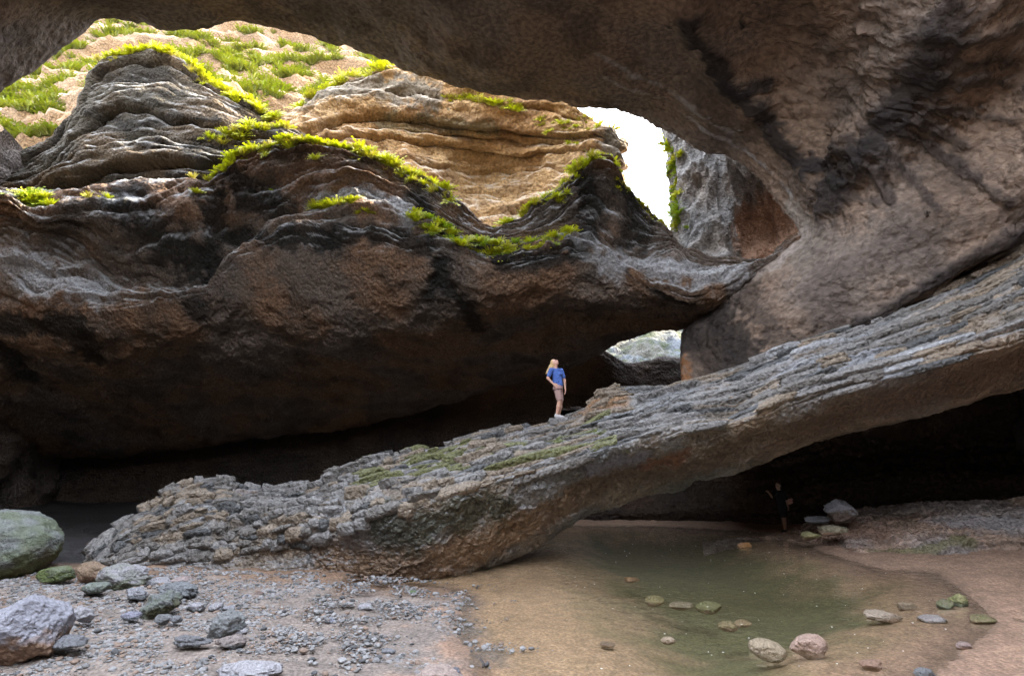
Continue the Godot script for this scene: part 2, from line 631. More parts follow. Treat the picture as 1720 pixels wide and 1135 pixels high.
# ---- the layered rock bridge across the middle ----
func build_bridge() -> void:
	var N := 900
	var a := 150.0
	var b := 2300.0
	var crest := row([150, 950, 13.4, 165, 922, 13.7, 200, 885, 14.4, 260, 850, 15.2, 320, 816, 16, 370, 810, 16.6, 430, 820, 16.8, 510, 815, 17, 560, 800, 17, 620, 776, 17, 700, 758, 17, 800, 735, 17.2, 870, 720, 17.3, 940, 708, 17.4, 980, 696, 17.5, 1003, 668, 17.6, 1030, 655, 17.6, 1060, 655, 17.5, 1100, 652, 17.4, 1150, 640, 17.4, 1250, 611, 17, 1350, 575, 16.6, 1450, 538, 16.1, 1550, 498, 15.6, 1640, 455, 15.1, 1720, 415, 14.7, 1800, 375, 14.3, 2300, 130, 11.6], a, b, N)
	var top := row([150, 960, 13.1, 200, 908, 13.7, 260, 872, 14.2, 350, 842, 14.9, 450, 845, 15.2, 560, 822, 15.2, 700, 790, 15.2, 800, 765, 15.5, 940, 733, 15.8, 1060, 705, 16, 1150, 678, 16.1, 1250, 652, 15.8, 1350, 615, 15.4, 1450, 580, 15, 1550, 545, 14.5, 1640, 510, 14.1, 1720, 475, 13.7, 1800, 440, 13.3, 2300, 225, 11.0], a, b, N)
	var lip := row([150, 968, 12.9, 200, 930, 13.3, 260, 918, 13.5, 350, 900, 13.6, 450, 890, 13.3, 560, 872, 12.9, 650, 852, 12.6, 750, 830, 13, 850, 806, 13.9, 930, 788, 14.4, 985, 768, 14.6, 1100, 736, 14.9, 1170, 722, 14.9, 1230, 716, 14.8, 1300, 686, 14.6, 1400, 655, 14.2, 1500, 630, 13.8, 1600, 600, 13.3, 1720, 562, 12.8, 1800, 540, 12.5, 2300, 390, 10.4], a, b, N)
	var face := row([150, 977, 12.7, 300, 950, 13, 450, 940, 13.1, 560, 933, 12.9, 650, 922, 12.7, 750, 902, 13.2, 850, 874, 14.3, 930, 846, 14.9, 985, 820, 15.2, 1100, 785, 15.6, 1200, 765, 15.6, 1300, 735, 15.3, 1450, 690, 14.7, 1600, 645, 14.1, 1720, 610, 13.6, 1800, 590, 13.3, 2300, 460, 10.8], a, b, N)
	var low := row([150, 985, 12.5, 250, 984, 12.5, 400, 981, 12.7, 530, 979, 12.8, 650, 981, 12.8, 760, 967, 13.6, 850, 938, 15, 930, 903, 16.1, 985, 869, 16.4, 1050, 843, 16.7, 1140, 820, 16.8, 1200, 803, 16.6, 1300, 770, 16.2, 1450, 722, 15.6, 1600, 682, 15, 1720, 650, 14.5, 1800, 635, 14.2, 2300, 540, 11.4], a, b, N)
	var under := PackedVector3Array()
	var back := PackedVector3Array()
	var behind := PackedVector3Array()
	for i in N:
		var u := lerpf(a, b, i / float(N - 1))
		var arch_ := smoothstep(680, 900, u)
		under.append(low[i] + Vector3(0, lerpf(-0.7, 0.35, arch_), -1.6))
		back.append(low[i].lerp(crest[i], 0.2) + Vector3(0, lerpf(-0.7, 0.3, arch_), -3.2))
		behind.append(crest[i] + Vector3(0, -0.9, -1.3))
	var sh := sheet([behind, crest, top, lip, face, low, under, back], [6, 54, 74, 62, 40, 16, 8], {"big": 0.2, "bigf": 0.45, "mid": 0.03, "midf": 1.3, "fine": 0.02, "finef": 5.0,
		"layers": [0.21, 0.12, 0.12, 0.12], "blocks": [0.5, 0.12, 0.07], "widen": 2.0, "dip": 0.035, "fault": [1.1, 0.3], "cells": [0.6, 0.36, 0.07, 0.17, 0.16, 0.5, 0.75, 0.50, 0.56], "fade": Vector2(0.50, 0.57), "span": 1.303, "seed": 5,
		"a": Color(0.27, 0.26, 0.245), "b": Color(0.33, 0.255, 0.18), "c": Color(0.09, 0.09, 0.08), "dark": 0.6, "up": Color(0.36, 0.37, 0.385, 0.6)})
	# the smooth brown belly, iron stains, moss, painted sheen and reflection
	stain_or_light(sh, [560, 962, 700, 950, 800, 915, 900, 870, 985, 825], 0.9, Color(0.25, 0.145, 0.07), 0.85, 0.0, 0.5)
	stain_or_light(sh, [1000, 815, 1150, 785, 1300, 735, 1450, 685, 1600, 640, 1720, 605, 1790, 590], 1.0, Color(0.17, 0.115, 0.075), 0.85, 0.0, 0.4)
	stain_or_light(sh, [660, 885, 720, 880, 780, 860, 840, 850], 0.7, Color(0.05, 0.055, 0.03), 0.8, 0.0, 0.9)
	stain_or_light(sh, [620, 800, 720, 778, 800, 770, 900, 745, 960, 738, 1010, 725], 0.32, Color(0.17, 0.21, 0.035), 0.75, 0.0, 1.0)
	stain_or_light(sh, [985, 690, 1005, 675, 1040, 672], 0.5, Color(0.36, 0.2, 0.09), 0.9, 0.0, 0.5)
	stain_or_light(sh, [330, 815, 420, 830, 500, 825], 0.7, Color(0.29, 0.2, 0.14), 0.6, 0.0, 0.8)
	stain_or_light(sh, [1310, 612, 1400, 620, 1460, 600, 1490, 615], 0.6, Color(0.38, 0.39, 0.41), 0.7, 0.0, 0.9)  # pale patch painting the wet sheen on the right band
	stain_or_light(sh, [1000, 790, 1040, 775, 1085, 768], 0.42, Color(0.34, 0.35, 0.42), 0.85, 0.1, 0.8)  # blue grey painting the reflection on the wet rock
	stain_or_light(sh, [1100, 778, 1140, 768], 0.4, Color(0.27, 0.12, 0.065), 0.85, 0.05, 0.8)
	bridge = sh
	rock_in_blocks(sh, "rock_bridge", "rock_block", mats.wet, 295)

# ---- the great arch whose belly hangs over the dark ----
func build_arch() -> void:
	var N := 420
	var a := -120.0
	var b := 1345.0
	var r0 := row([-120, 327, 23.6, 0, 316, 23.3, 60, 316, 23, 130, 316, 23, 200, 302, 23, 320, 296, 23, 350, 308, 22.8, 372, 285, 22.6, 400, 264, 22.6, 460, 246, 22.6, 520, 240, 22.5, 590, 246, 22.4, 650, 264, 22.3, 700, 290, 22.2, 740, 318, 22, 790, 355, 21.8, 830, 378, 21.6, 870, 372, 21.6, 900, 345, 21.8, 950, 300, 22, 1000, 258, 22.2, 1028, 262, 22.2, 1050, 300, 22, 1090, 340, 21.8, 1125, 385, 21.5, 1150, 415, 21, 1200, 436, 20.5, 1270, 440, 19.5, 1310, 425, 18.8, 1345, 398, 18.4], a, b, N)
	var r1 := row([-120, 345, 21.6, 0, 336, 21.5, 70, 374, 21.3, 120, 360, 21.3, 200, 365, 21.2, 250, 362, 21.2, 300, 340, 21.3, 335, 322, 21.6, 360, 312, 21.9, 400, 285, 22, 460, 268, 22, 520, 262, 22, 590, 268, 21.8, 650, 290, 21.7, 700, 318, 21.6, 740, 345, 21.4, 790, 375, 21.2, 830, 390, 21, 870, 385, 21, 910, 365, 21.2, 960, 320, 21.4, 1000, 285, 21.6, 1030, 290, 21.6, 1060, 330, 21.5, 1095, 375, 21.3, 1130, 400, 21, 1160, 425, 20.6, 1200, 442, 20.2, 1270, 444, 19.2, 1345, 399, 18.3], a, b, N)
	var r2 := row([-120, 375, 22, 0, 365, 21.9, 70, 386, 21.9, 140, 410, 22, 190, 462, 21.8, 260, 478, 21.4, 350, 478, 21.2, 380, 430, 21.6, 420, 390, 21.8, 470, 360, 21.8, 520, 345, 21.6, 560, 325, 21.4, 600, 308, 21.4, 650, 320, 21.3, 700, 348, 21.1, 760, 385, 20.9, 830, 408, 20.6, 880, 404, 20.7, 940, 390, 20.9, 990, 378, 21.1, 1015, 410, 20.9, 1050, 425, 20.8, 1100, 418, 20.8, 1130, 412, 20.8, 1160, 440, 20.2, 1200, 455, 19.9, 1270, 446, 19, 1345, 400, 18.2], a, b, N)
	var r3 := row([-120, 512, 21, 0, 500, 20.5, 70, 524, 20, 110, 512, 20, 160, 514, 20, 250, 500, 20, 350, 484, 20, 370, 455, 20, 400, 425, 20.2, 450, 400, 20.3, 500, 388, 20.2, 560, 400, 20, 620, 402, 19.8, 700, 408, 19.6, 760, 418, 19.5, 830, 440, 19.4, 900, 425, 19.5, 970, 410, 19.6, 1020, 428, 19.4, 1060, 458, 19.2, 1110, 488, 19, 1160, 500, 18.8, 1200, 492, 18.6, 1240, 468, 18.4, 1270, 450, 18.3, 1310, 430, 18.2, 1345, 402, 18.1], a, b, N)
	var r4 := row([-120, 560, 20.9, 0, 550, 20.5, 100, 550, 20.2, 200, 540, 20.1, 350, 520, 20.1, 450, 470, 20.2, 600, 455, 19.9, 700, 460, 19.7, 830, 475, 19.5, 970, 450, 19.6, 1060, 480, 19.4, 1110, 503, 19.3, 1160, 512, 19.2, 1200, 505, 19.1, 1270, 462, 18.8, 1345, 410, 18.4], a, b, N)
	var r5 := row([-120, 630, 22.3, 0, 620, 22, 200, 600, 21.5, 400, 575, 21.3, 600, 548, 21, 800, 535, 20.8, 950, 515, 20.6, 1050, 515, 20.4, 1110, 518, 20.2, 1150, 522, 20.0, 1200, 518, 20, 1270, 475, 19.5, 1345, 420, 18.9], a, b, N)
	var r6 := row([-120, 710, 25.4, 0, 700, 25, 200, 680, 25, 400, 662, 25, 600, 632, 24.6, 800, 590, 23.8, 950, 555, 22.8, 1050, 540, 22, 1110, 538, 21.5, 1150, 540, 21.2, 1200, 540, 21.4, 1270, 500, 21, 1345, 440, 20], a, b, N)
	var r7 := row([-120, 780, 30.5, 0, 770, 30, 200, 760, 30, 400, 740, 30, 600, 710, 30, 800, 660, 29, 900, 630, 28, 1000, 595, 26.5, 1040, 572, 25.5, 1080, 556, 24.5, 1110, 551, 23.8, 1145, 550, 23, 1200, 552, 22.8, 1270, 515, 22, 1345, 450, 21], a, b, N)
	var r8 := PackedVector3Array()
	var r9 := PackedVector3Array()
	for i in N:
		var low_ := 1.0 - smoothstep(1120, 1200, lerpf(a, b, i / float(N - 1)))
		r8.append(r7[i] + Vector3(0, 0.1 + 2.4 * low_, -0.9))
		r9.append(r7[i] + Vector3(0, 0.1 + 3.9 * low_, -1.5 - 5.5 * low_))
	var rb := shifted(r0, Vector3(0, -1.2, -1.6))
	var sh := sheet([rb, r0, r1, r2, r3, r4, r5, r6, r7, r8, r9], [4, 24, 34, 50, 30, 34, 50, 44, 8, 6], {"big": 0.28, "bigf": 0.25, "mid": 0.11, "midf": 0.7, "fine": 0.045, "finef": 3.0,
		"layers": [0.45, 0.3, 0.16, 0.28], "thin": [0.2, 0.06], "fade": Vector2(0.36, 0.46), "seed": 31,
		"a": Color(0.185, 0.145, 0.115), "b": Color(0.255, 0.155, 0.095), "c": Color(0.075, 0.065, 0.055), "dark": 0.6, "up": Color(0.40, 0.40, 0.39, 0.9)})
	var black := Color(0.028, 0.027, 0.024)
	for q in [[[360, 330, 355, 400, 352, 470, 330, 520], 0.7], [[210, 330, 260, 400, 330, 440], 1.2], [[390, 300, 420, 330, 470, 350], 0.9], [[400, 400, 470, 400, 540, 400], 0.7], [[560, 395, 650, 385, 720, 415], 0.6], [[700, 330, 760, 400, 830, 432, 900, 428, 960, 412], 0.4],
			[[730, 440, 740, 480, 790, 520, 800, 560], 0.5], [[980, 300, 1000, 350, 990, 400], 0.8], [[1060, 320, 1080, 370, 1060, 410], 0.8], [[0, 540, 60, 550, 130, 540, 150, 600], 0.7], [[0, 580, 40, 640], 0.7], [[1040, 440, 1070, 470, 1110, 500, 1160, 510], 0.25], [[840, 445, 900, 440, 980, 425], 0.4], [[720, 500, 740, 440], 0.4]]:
		stain_or_light(sh, q[0], q[1], black, 0.88, 0.1, 0.7)
	for q in [[[520, 350, 600, 320, 660, 340, 690, 370], 0.5], [[1020, 440, 1080, 440, 1150, 460, 1220, 470], 0.8], [[940, 400, 1000, 405, 1050, 430], 0.4], [[0, 430, 80, 470, 180, 495], 0.9]]:
		stain_or_light(sh, q[0], q[1], Color(0.42, 0.42, 0.42), 0.8, 0.0, 0.7)  # grey hump, plus lit ledge and saddle brightness painted in
	arch = sh
	rock(sh, "rock_arch", mats.rock)

# ---- the dark hollows behind and below ----
func build_hollow() -> void:
	var N := 160
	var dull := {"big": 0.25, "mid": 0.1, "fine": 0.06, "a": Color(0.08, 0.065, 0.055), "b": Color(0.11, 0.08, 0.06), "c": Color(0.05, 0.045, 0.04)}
	var top := row([-500, 700, 30, -100, 740, 31, 400, 690, 31.5, 800, 620, 31, 980, 580, 30, 1030, 597, 29.5, 1050, 607, 29.5, 1085, 608, 29.5, 1110, 602, 29.5, 1150, 604, 29.5, 1250, 602, 29], -500, 1250, N)
	var mid := shifted(top, Vector3(0, -2.5, 0.5))
	var base := PackedVector3Array()
	for p in mid: base.append(Vector3(p.x, -1.0, p.z + 1.0))
	var rear := shifted(top, Vector3(0, -0.1, -1.2))
	var rear2 := PackedVector3Array()
	for p in rear: rear2.append(Vector3(p.x, p.y - 4.0, p.z - 1.0))
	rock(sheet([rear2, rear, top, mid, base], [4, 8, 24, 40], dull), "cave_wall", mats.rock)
	# the sides of the chamber, unseen round behind the camera, shaped to hold back sun and sky
	var ring := PackedVector3Array()
	for q in [[-24, -32], [-21, -22], [-19, -8], [-14, 4], [-4, 10], [8, 9], [14, 0], [16, -10], [17, -18], [22, -28]]: ring.append(Vector3(q[0], -1.2, q[1]))
	var foot := curve(ring, 120)
	var brow := PackedVector3Array()
	for p in foot: brow.append(p + Vector3(0, lerpf(17.0, 33.0, smoothstep(7.0, 12.0, p.x)), 0))
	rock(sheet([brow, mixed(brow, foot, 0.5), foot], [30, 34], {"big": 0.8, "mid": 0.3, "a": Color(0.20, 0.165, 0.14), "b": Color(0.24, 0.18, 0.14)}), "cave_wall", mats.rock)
	# below the bridge on the right: a ledge of rock and the sloping bank
	var us := [940.0, 1950.0]
	var h0 := row([940, 700, 26, 1140, 690, 25.8, 1200, 640, 25.5, 1300, 560, 25.2, 1500, 540, 24, 1950, 480, 21], us[0], us[1], N)
	var h1_ := row([940, 780, 26, 1200, 770, 25.5, 1500, 745, 24, 1720, 730, 22, 1950, 720, 20], us[0], us[1], N)
	var h2 := row([940, 850, 25, 1200, 838, 24, 1300, 812, 23.3, 1440, 795, 22.5, 1500, 785, 22.2, 1720, 780, 20.5, 1950, 780, 19], us[0], us[1], N)
	var h3 := row([940, 862, 24, 1200, 855, 23.2, 1300, 838, 22.3, 1440, 820, 21.5, 1500, 810, 21.2, 1720, 800, 19.5, 1950, 800, 18], us[0], us[1], N)
	var h4 := row([940, 885, 24, 1200, 880, 23.2, 1300, 868, 22.3, 1380, 856, 21.8, 1440, 850, 21.3, 1500, 846, 21, 1600, 842, 20.2, 1720, 836, 19.3, 1950, 830, 18], us[0], us[1], N)
	var h5 := shifted(h4, Vector3(0, -1.2, 0.3))
	var hb := PackedVector3Array()
	var hf := PackedVector3Array()
	for i in N:
		var u := lerpf(940, 1950, i / float(N - 1))
		hf.append((h0[i] + Vector3(0, 0.3, 0.4)).lerp(P(u, lerpf(640, 420, clampf((u - 1200) / 600.0, 0, 1)), lerpf(19.0, 16.0, clampf((u - 1200) / 650.0, 0, 1))), smoothstep(1150, 1250, u)))  # unseen recess roof, added to block sky light
	for i in N: hb.append(h0[i] + Vector3(0, 6.0 * smoothstep(1200, 1400, lerpf(940, 1950, i / float(N - 1))), -2))
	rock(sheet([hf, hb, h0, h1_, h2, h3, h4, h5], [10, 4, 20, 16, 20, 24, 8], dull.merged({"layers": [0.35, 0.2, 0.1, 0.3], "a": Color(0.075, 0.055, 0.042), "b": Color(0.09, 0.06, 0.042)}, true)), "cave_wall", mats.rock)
	var k0 := row([1180, 902, 21.5, 1320, 893, 20.8, 1370, 874, 20.6, 1440, 855, 20.4, 1500, 850, 20.2, 1600, 846, 19.4, 1720, 840, 18.6, 1950, 836, 17.5], 1180, 1950, 300)
	var k1 := row([1180, 908, 20.2, 1320, 900, 19.9, 1400, 885, 19.0, 1500, 872, 18.2, 1600, 864, 17.6, 1720, 862, 17, 1950, 860, 16], 1180, 1950, 300)
	var k2 := row([1180, 912, 19.7, 1320, 906, 19.0, 1400, 915, 17.6, 1480, 915, 16.9, 1540, 900, 16.6, 1620, 895, 16.4, 1720, 897, 16, 1950, 900, 15], 1180, 1950, 300)
	var k3 := row([1180, 915, 19.3, 1320, 910, 18.8, 1400, 935, 16.9, 1460, 944, 16.0, 1540, 945, 15.6, 1590, 938, 15.5, 1640, 918, 15.8, 1720, 917, 15.5, 1950, 925, 14.5], 1180, 1950, 300)
	var k4 := shifted(k3, Vector3(0, -0.6, 0.15))
	var sh := sheet([shifted(k0, Vector3(0, -0.8, -1)), k0, k1, k2, k3, k4], [4, 30, 40, 40, 10], {"big": 0.12, "bigf": 0.4, "mid": 0.1, "midf": 1.0, "fine": 0.04, "finef": 4.0, "layers": [0.12, 0.08, 0.05, 0.25], "blocks": [0.7, 0.05, 0.05], "seed": 3,
		"a": Color(0.56, 0.48, 0.43), "b": Color(0.52, 0.36, 0.27), "c": Color(0.2, 0.16, 0.11), "dark": 0.35})
	stain_or_light(sh, [1400, 905, 1340, 900, 1450, 890, 1480, 900], 0.6, Color(0.40, 0.25, 0.18), 0.8, -0.02)
	stain_or_light(sh, [1480, 930, 1560, 925, 1620, 905], 0.35, Color(0.27, 0.25, 0.12), 0.8)
	stain_or_light(sh, [1600, 875, 1700, 880], 0.8, Color(0.5, 0.48, 0.48), 0.7)
	bank_rock = sh
	rock(sh, "rocky_bank", mats.rock)

# ---- the walls of the open shaft, lit from the sky ----
func build_sinkhole() -> void:
	# brown wall of wavy strata
	var N := 300
	var w0 := row_of([380, 260, 26.5, 440, 215, 27, 480, 192, 27.5, 520, 160, 28, 560, 132, 28.2, 610, 116, 28.3, 660, 100, 28.3, 700, 100, 28.2, 750, 110, 28, 800, 120, 28, 870, 140, 28, 940, 162, 27.8, 978, 184, 27.5, 1005, 204, 27.2, 1034, 226, 27.4, 1037, 226, 29.5], N)
	var w1 := row_of([380, 280, 25.2, 440, 240, 25.5, 480, 228, 26, 520, 212, 26.5, 560, 197, 27.1, 610, 187, 27.6, 660, 190, 27.9, 700, 200, 28.1, 750, 208, 28.3, 800, 215, 28.5, 870, 226, 28.5, 940, 232, 27.9, 990, 228, 27.2, 1025, 240, 26.6, 1042, 262, 26.9, 1043, 262, 29], N)
	var w2 := row_of([380, 300, 24.4, 440, 270, 24.8, 480, 256, 25.1, 520, 245, 25.6, 560, 240, 26.2, 610, 238, 26.8, 660, 246, 27.4, 700, 256, 27.9, 750, 267, 28.4, 800, 276, 29.6, 870, 282, 29.4, 930, 276, 27.8, 980, 272, 26.7, 1020, 288, 26.1, 1050, 315, 26.2, 1052, 315, 28.5], N)
	var w3 := row_of([380, 330, 23.9, 440, 305, 24.2, 480, 298, 24.5, 520, 294, 24.8, 560, 292, 25, 610, 294, 25.4, 660, 302, 25.9, 700, 314, 26.3, 750, 330, 27.4, 800, 345, 28.2, 870, 342, 27.8, 930, 325, 26.4, 980, 325, 25.8, 1030, 345, 25.4, 1080, 380, 25.2, 1085, 380, 27.5], N)
	var w4 := row_of([380, 400, 23.4, 440, 385, 23.5, 480, 375, 23.6, 520, 370, 23.7, 560, 365, 23.8, 610, 365, 23.9, 660, 370, 24, 700, 380, 24.2, 750, 395, 24.4, 800, 410, 24.5, 870, 412, 24.5, 930, 405, 24.3, 980, 405, 24.2, 1030, 410, 24, 1080, 430, 24, 1085, 430, 26.5], N)
	var sh := sheet([shifted(w0, Vector3(0, -0.8, -2.0)), w0, w1, w2, w3, w4], [6, 44, 40, 44, 34], {"big": 0.4, "bigf": 0.25, "mid": 0.24, "midf": 0.45, "fine": 0.04, "finef": 3.0, "stretch": Vector3(0.5, 1.2, 1), "layers": [0.7, 0.6, 0.3, 0.22], "thin": [0.31, 0.09], "dip": 0.03, "seed": 12,
		"a": Color(0.40, 0.225, 0.085), "b": Color(0.45, 0.285, 0.125), "c": Color(0.19, 0.105, 0.05), "dark": 0.5, "up": Color(0.55, 0.46, 0.34, 0.9)})
	stain_or_light(sh, [500, 175, 560, 150, 620, 140, 680, 150, 720, 165], 1.0, Color(0.15, 0.14, 0.11), 0.8, 0.0, 0.8)
	stain_or_light(sh, [640, 205, 740, 210, 830, 215], 0.5, Color(0.12, 0.12, 0.07), 0.6, 0.0, 1.0)
	stain_or_light(sh, [1030, 215, 1030, 260], 0.7, Color(0.12, 0.12, 0.1), 0.8, 0.0, 0.6)
	strata = sh
	rock(sh, "strata_wall", mats.far)
	# grey terraced buttress on the left
	N = 300
	var b0 := row([-150, 310, 24.5, 0, 262, 25, 50, 240, 25.5, 90, 210, 25.8, 120, 180, 26, 132, 150, 26, 140, 118, 26.2, 165, 97, 26.3, 220, 84, 26.5, 280, 82, 26.8, 320, 105, 27, 360, 135, 27, 400, 160, 27, 440, 182, 27, 480, 198, 26.5, 520, 218, 26], -150, 520, N)
	var b1 := row([-150, 325, 24, 0, 288, 24.3, 60, 262, 24.6, 105, 225, 25, 150, 165, 25.2, 200, 140, 25.4, 260, 145, 25.6, 320, 170, 25.6, 380, 195, 25.6, 430, 215, 25.5, 480, 222, 25.4, 520, 236, 25.2], -150, 520, N)
	var b2 := row([-150, 335, 23.8, 0, 308, 24, 60, 290, 24.2, 120, 245, 24.4, 180, 215, 24.6, 240, 210, 24.8, 300, 228, 24.8, 360, 246, 24.7, 420, 252, 24.5, 480, 247, 24.3, 520, 250, 24.2], -150, 520, N)
	var b3 := row([-150, 360, 23.5, 0, 340, 23.6, 100, 340, 23.6, 200, 325, 23.5, 320, 318, 23.5, 420, 300, 23.4, 520, 280, 23.5], -150, 520, N)
	sh = sheet([shifted(b0, Vector3(0, -0.8, -2.0)), b0, b1, b2, b3, shifted(b3, Vector3(0, -1.5, 0))], [6, 40, 44, 50, 6], {"big": 0.35, "bigf": 0.3, "mid": 0.12, "midf": 0.5, "fine": 0.05, "finef": 2.5, "stretch": Vector3(0.6, 1.2, 1), "layers": [0.8, 1.1, 0.5, 0.2], "thin": [0.3, 0.14], "dip": 0.06, "seed": 77,
		"a": Color(0.11, 0.095, 0.07), "b": Color(0.165, 0.12, 0.075), "c": Color(0.04, 0.036, 0.03), "dark": 0.8, "up": Color(0.36, 0.345, 0.32, 0.9)})
	buttress = sh
	rock(sh, "rock_buttress", mats.rock)
	# sunny slope far behind
	var s0 := row([-200, -60, 70, 200, -40, 68, 500, 0, 66, 760, 60, 64], -200, 760, 160)
	var s1 := row([-200, 60, 52, 0, 80, 52, 200, 60, 54, 400, 60, 55, 600, 90, 55, 760, 130, 55], -200, 760, 160)
	var s2 := row([-200, 180, 40, 0, 180, 40, 130, 150, 41, 300, 110, 43, 450, 130, 43, 600, 110, 45, 760, 160, 46], -200, 760, 160)
	var s3 := row([-200, 270, 32, 0, 250, 32, 100, 230, 32, 200, 200, 33, 350, 180, 35, 480, 200, 36, 600, 200, 37, 760, 230, 38], -200, 760, 160)
	sh = sheet([s0, s1, s2, s3, shifted(s3, Vector3(0, -5, 1))], [30, 50, 50, 8], {"big": 1.4, "bigf": 0.08, "mid": 0.8, "midf": 0.22, "fine": 0.16, "finef": 1.2, "stretch": Vector3(0.6, 1.3, 1), "layers": [1.5, 1.0, 0.5, 0.7], "thin": [0.5, 0.2], "dip": 0.03, "seed": 8,
		"a": Color(0.27, 0.16, 0.075), "b": Color(0.31, 0.205, 0.115), "c": Color(0.15, 0.09, 0.04), "dark": 0.5, "up": Color(0.26, 0.22, 0.16, 0.4)})
	slope = sh
	rock(sh, "hillside", mats.far)
	var ea := PackedVector3Array([Vector3(20, 16, -8), Vector3(18, 16, -18), Vector3(18, 16, -26), Vector3(20, 16, -34), Vector3(23, 14, -44)])
	var eb := PackedVector3Array([Vector3(27, 35, -6), Vector3(26, 30, -18), Vector3(26, 27, -28), Vector3(27, 25, -36), Vector3(29, 26, -46)])
	rock(sheet([shifted(curve(eb, 60), Vector3(12, -4, 0)), curve(eb, 60), curve(ea, 60), shifted(curve(ea, 60), Vector3(0, -6, 0))], [6, 40, 6], {"big": 1.0, "bigf": 0.15, "mid": 0.4, "midf": 0.4}), "hillside", mats.far)  # unseen east hill, added to keep the sun off the shaft walls
	# lit boulders seen through the window under the arch
	var v0 := row([960, 540, 46, 1040, 545, 46, 1150, 545, 46, 1250, 540, 46], 960, 1250, 60)
	var v1 := row([960, 580, 42, 1040, 580, 42, 1100, 570, 42, 1150, 578, 42, 1250, 580, 42], 960, 1250, 60)
	var v2 := row([960, 630, 36, 1100, 620, 36, 1250, 630, 36], 960, 1250, 60)
	sh = sheet([shifted(v0, Vector3(0, 1, -3)), v0, v1, v2, shifted(v2, Vector3(0, -4, 2))], [6, 20, 24, 6], {"big": 0.5, "bigf": 0.3, "mid": 0.3, "midf": 0.5, "fine": 0.06, "a": Color(0.10, 0.11, 0.12), "b": Color(0.085, 0.08, 0.06), "c": Color(0.05, 0.06, 0.02), "dark": 0.9})
	rock(sh, "hillside", mats.far)
	# grey fluted pillar on the right of the gap, with a brown scoop
	var p0 := row_of([1128, 170, 28, 1118, 180, 25, 1150, 190, 24.2, 1185, 200, 24, 1220, 215, 23.6, 1260, 230, 23.2, 1330, 260, 22.8, 1420, 300, 21.6], 180)
	var p1 := row_of([1132, 250, 28, 1124, 250, 25.2, 1150, 255, 24.2, 1185, 258, 23.9, 1215, 262, 23.6, 1250, 272, 23.6, 1330, 290, 23, 1420, 320, 21.6], 180)
	var p2 := row_of([1138, 310, 27.5, 1131, 310, 25, 1155, 312, 23.9, 1185, 315, 23.5, 1215, 318, 23.2, 1250, 325, 24.6, 1320, 340, 23.8, 1420, 350, 21.4], 180)
	var p3 := row_of([1142, 360, 27, 1135, 360, 24.6, 1160, 362, 23.4, 1190, 365, 22.9, 1218, 368, 22.7, 1250, 372, 24.8, 1320, 380, 24, 1420, 390, 21.2], 180)
	var p4 := row_of([1148, 400, 26, 1140, 400, 24, 1165, 405, 22.8, 1195, 412, 22.2, 1222, 416, 22.2, 1255, 412, 24.2, 1320, 415, 23.6, 1420, 420, 21], 180)
	var p5 := row_of([1152, 450, 25, 1148, 450, 23, 1175, 455, 22, 1200, 460, 21.6, 1230, 465, 21.4, 1260, 460, 23, 1320, 455, 22.6, 1420, 450, 20.6], 180)
	sh = sheet([p0, p1, p2, p3, p4, p5], [24, 24, 24, 24, 24], {"big": 0.25, "bigf": 0.4, "mid": 0.4, "midf": 0.7, "fine": 0.06, "finef": 3.0, "stretch": Vector3(1, 0.35, 1), "a": Color(0.33, 0.32, 0.30), "b": Color(0.30, 0.255, 0.21), "c": Color(0.11, 0.105, 0.1), "dark": 0.6})
	stain_or_light(sh, [1250, 410, 1280, 380, 1310, 360, 1330, 400, 1290, 430], 1.7, Color(0.52, 0.31, 0.2), 0.95, 0.0, 0.3)
	pillar = sh
	rock(sh, "fluted_pillar", mats.rock)

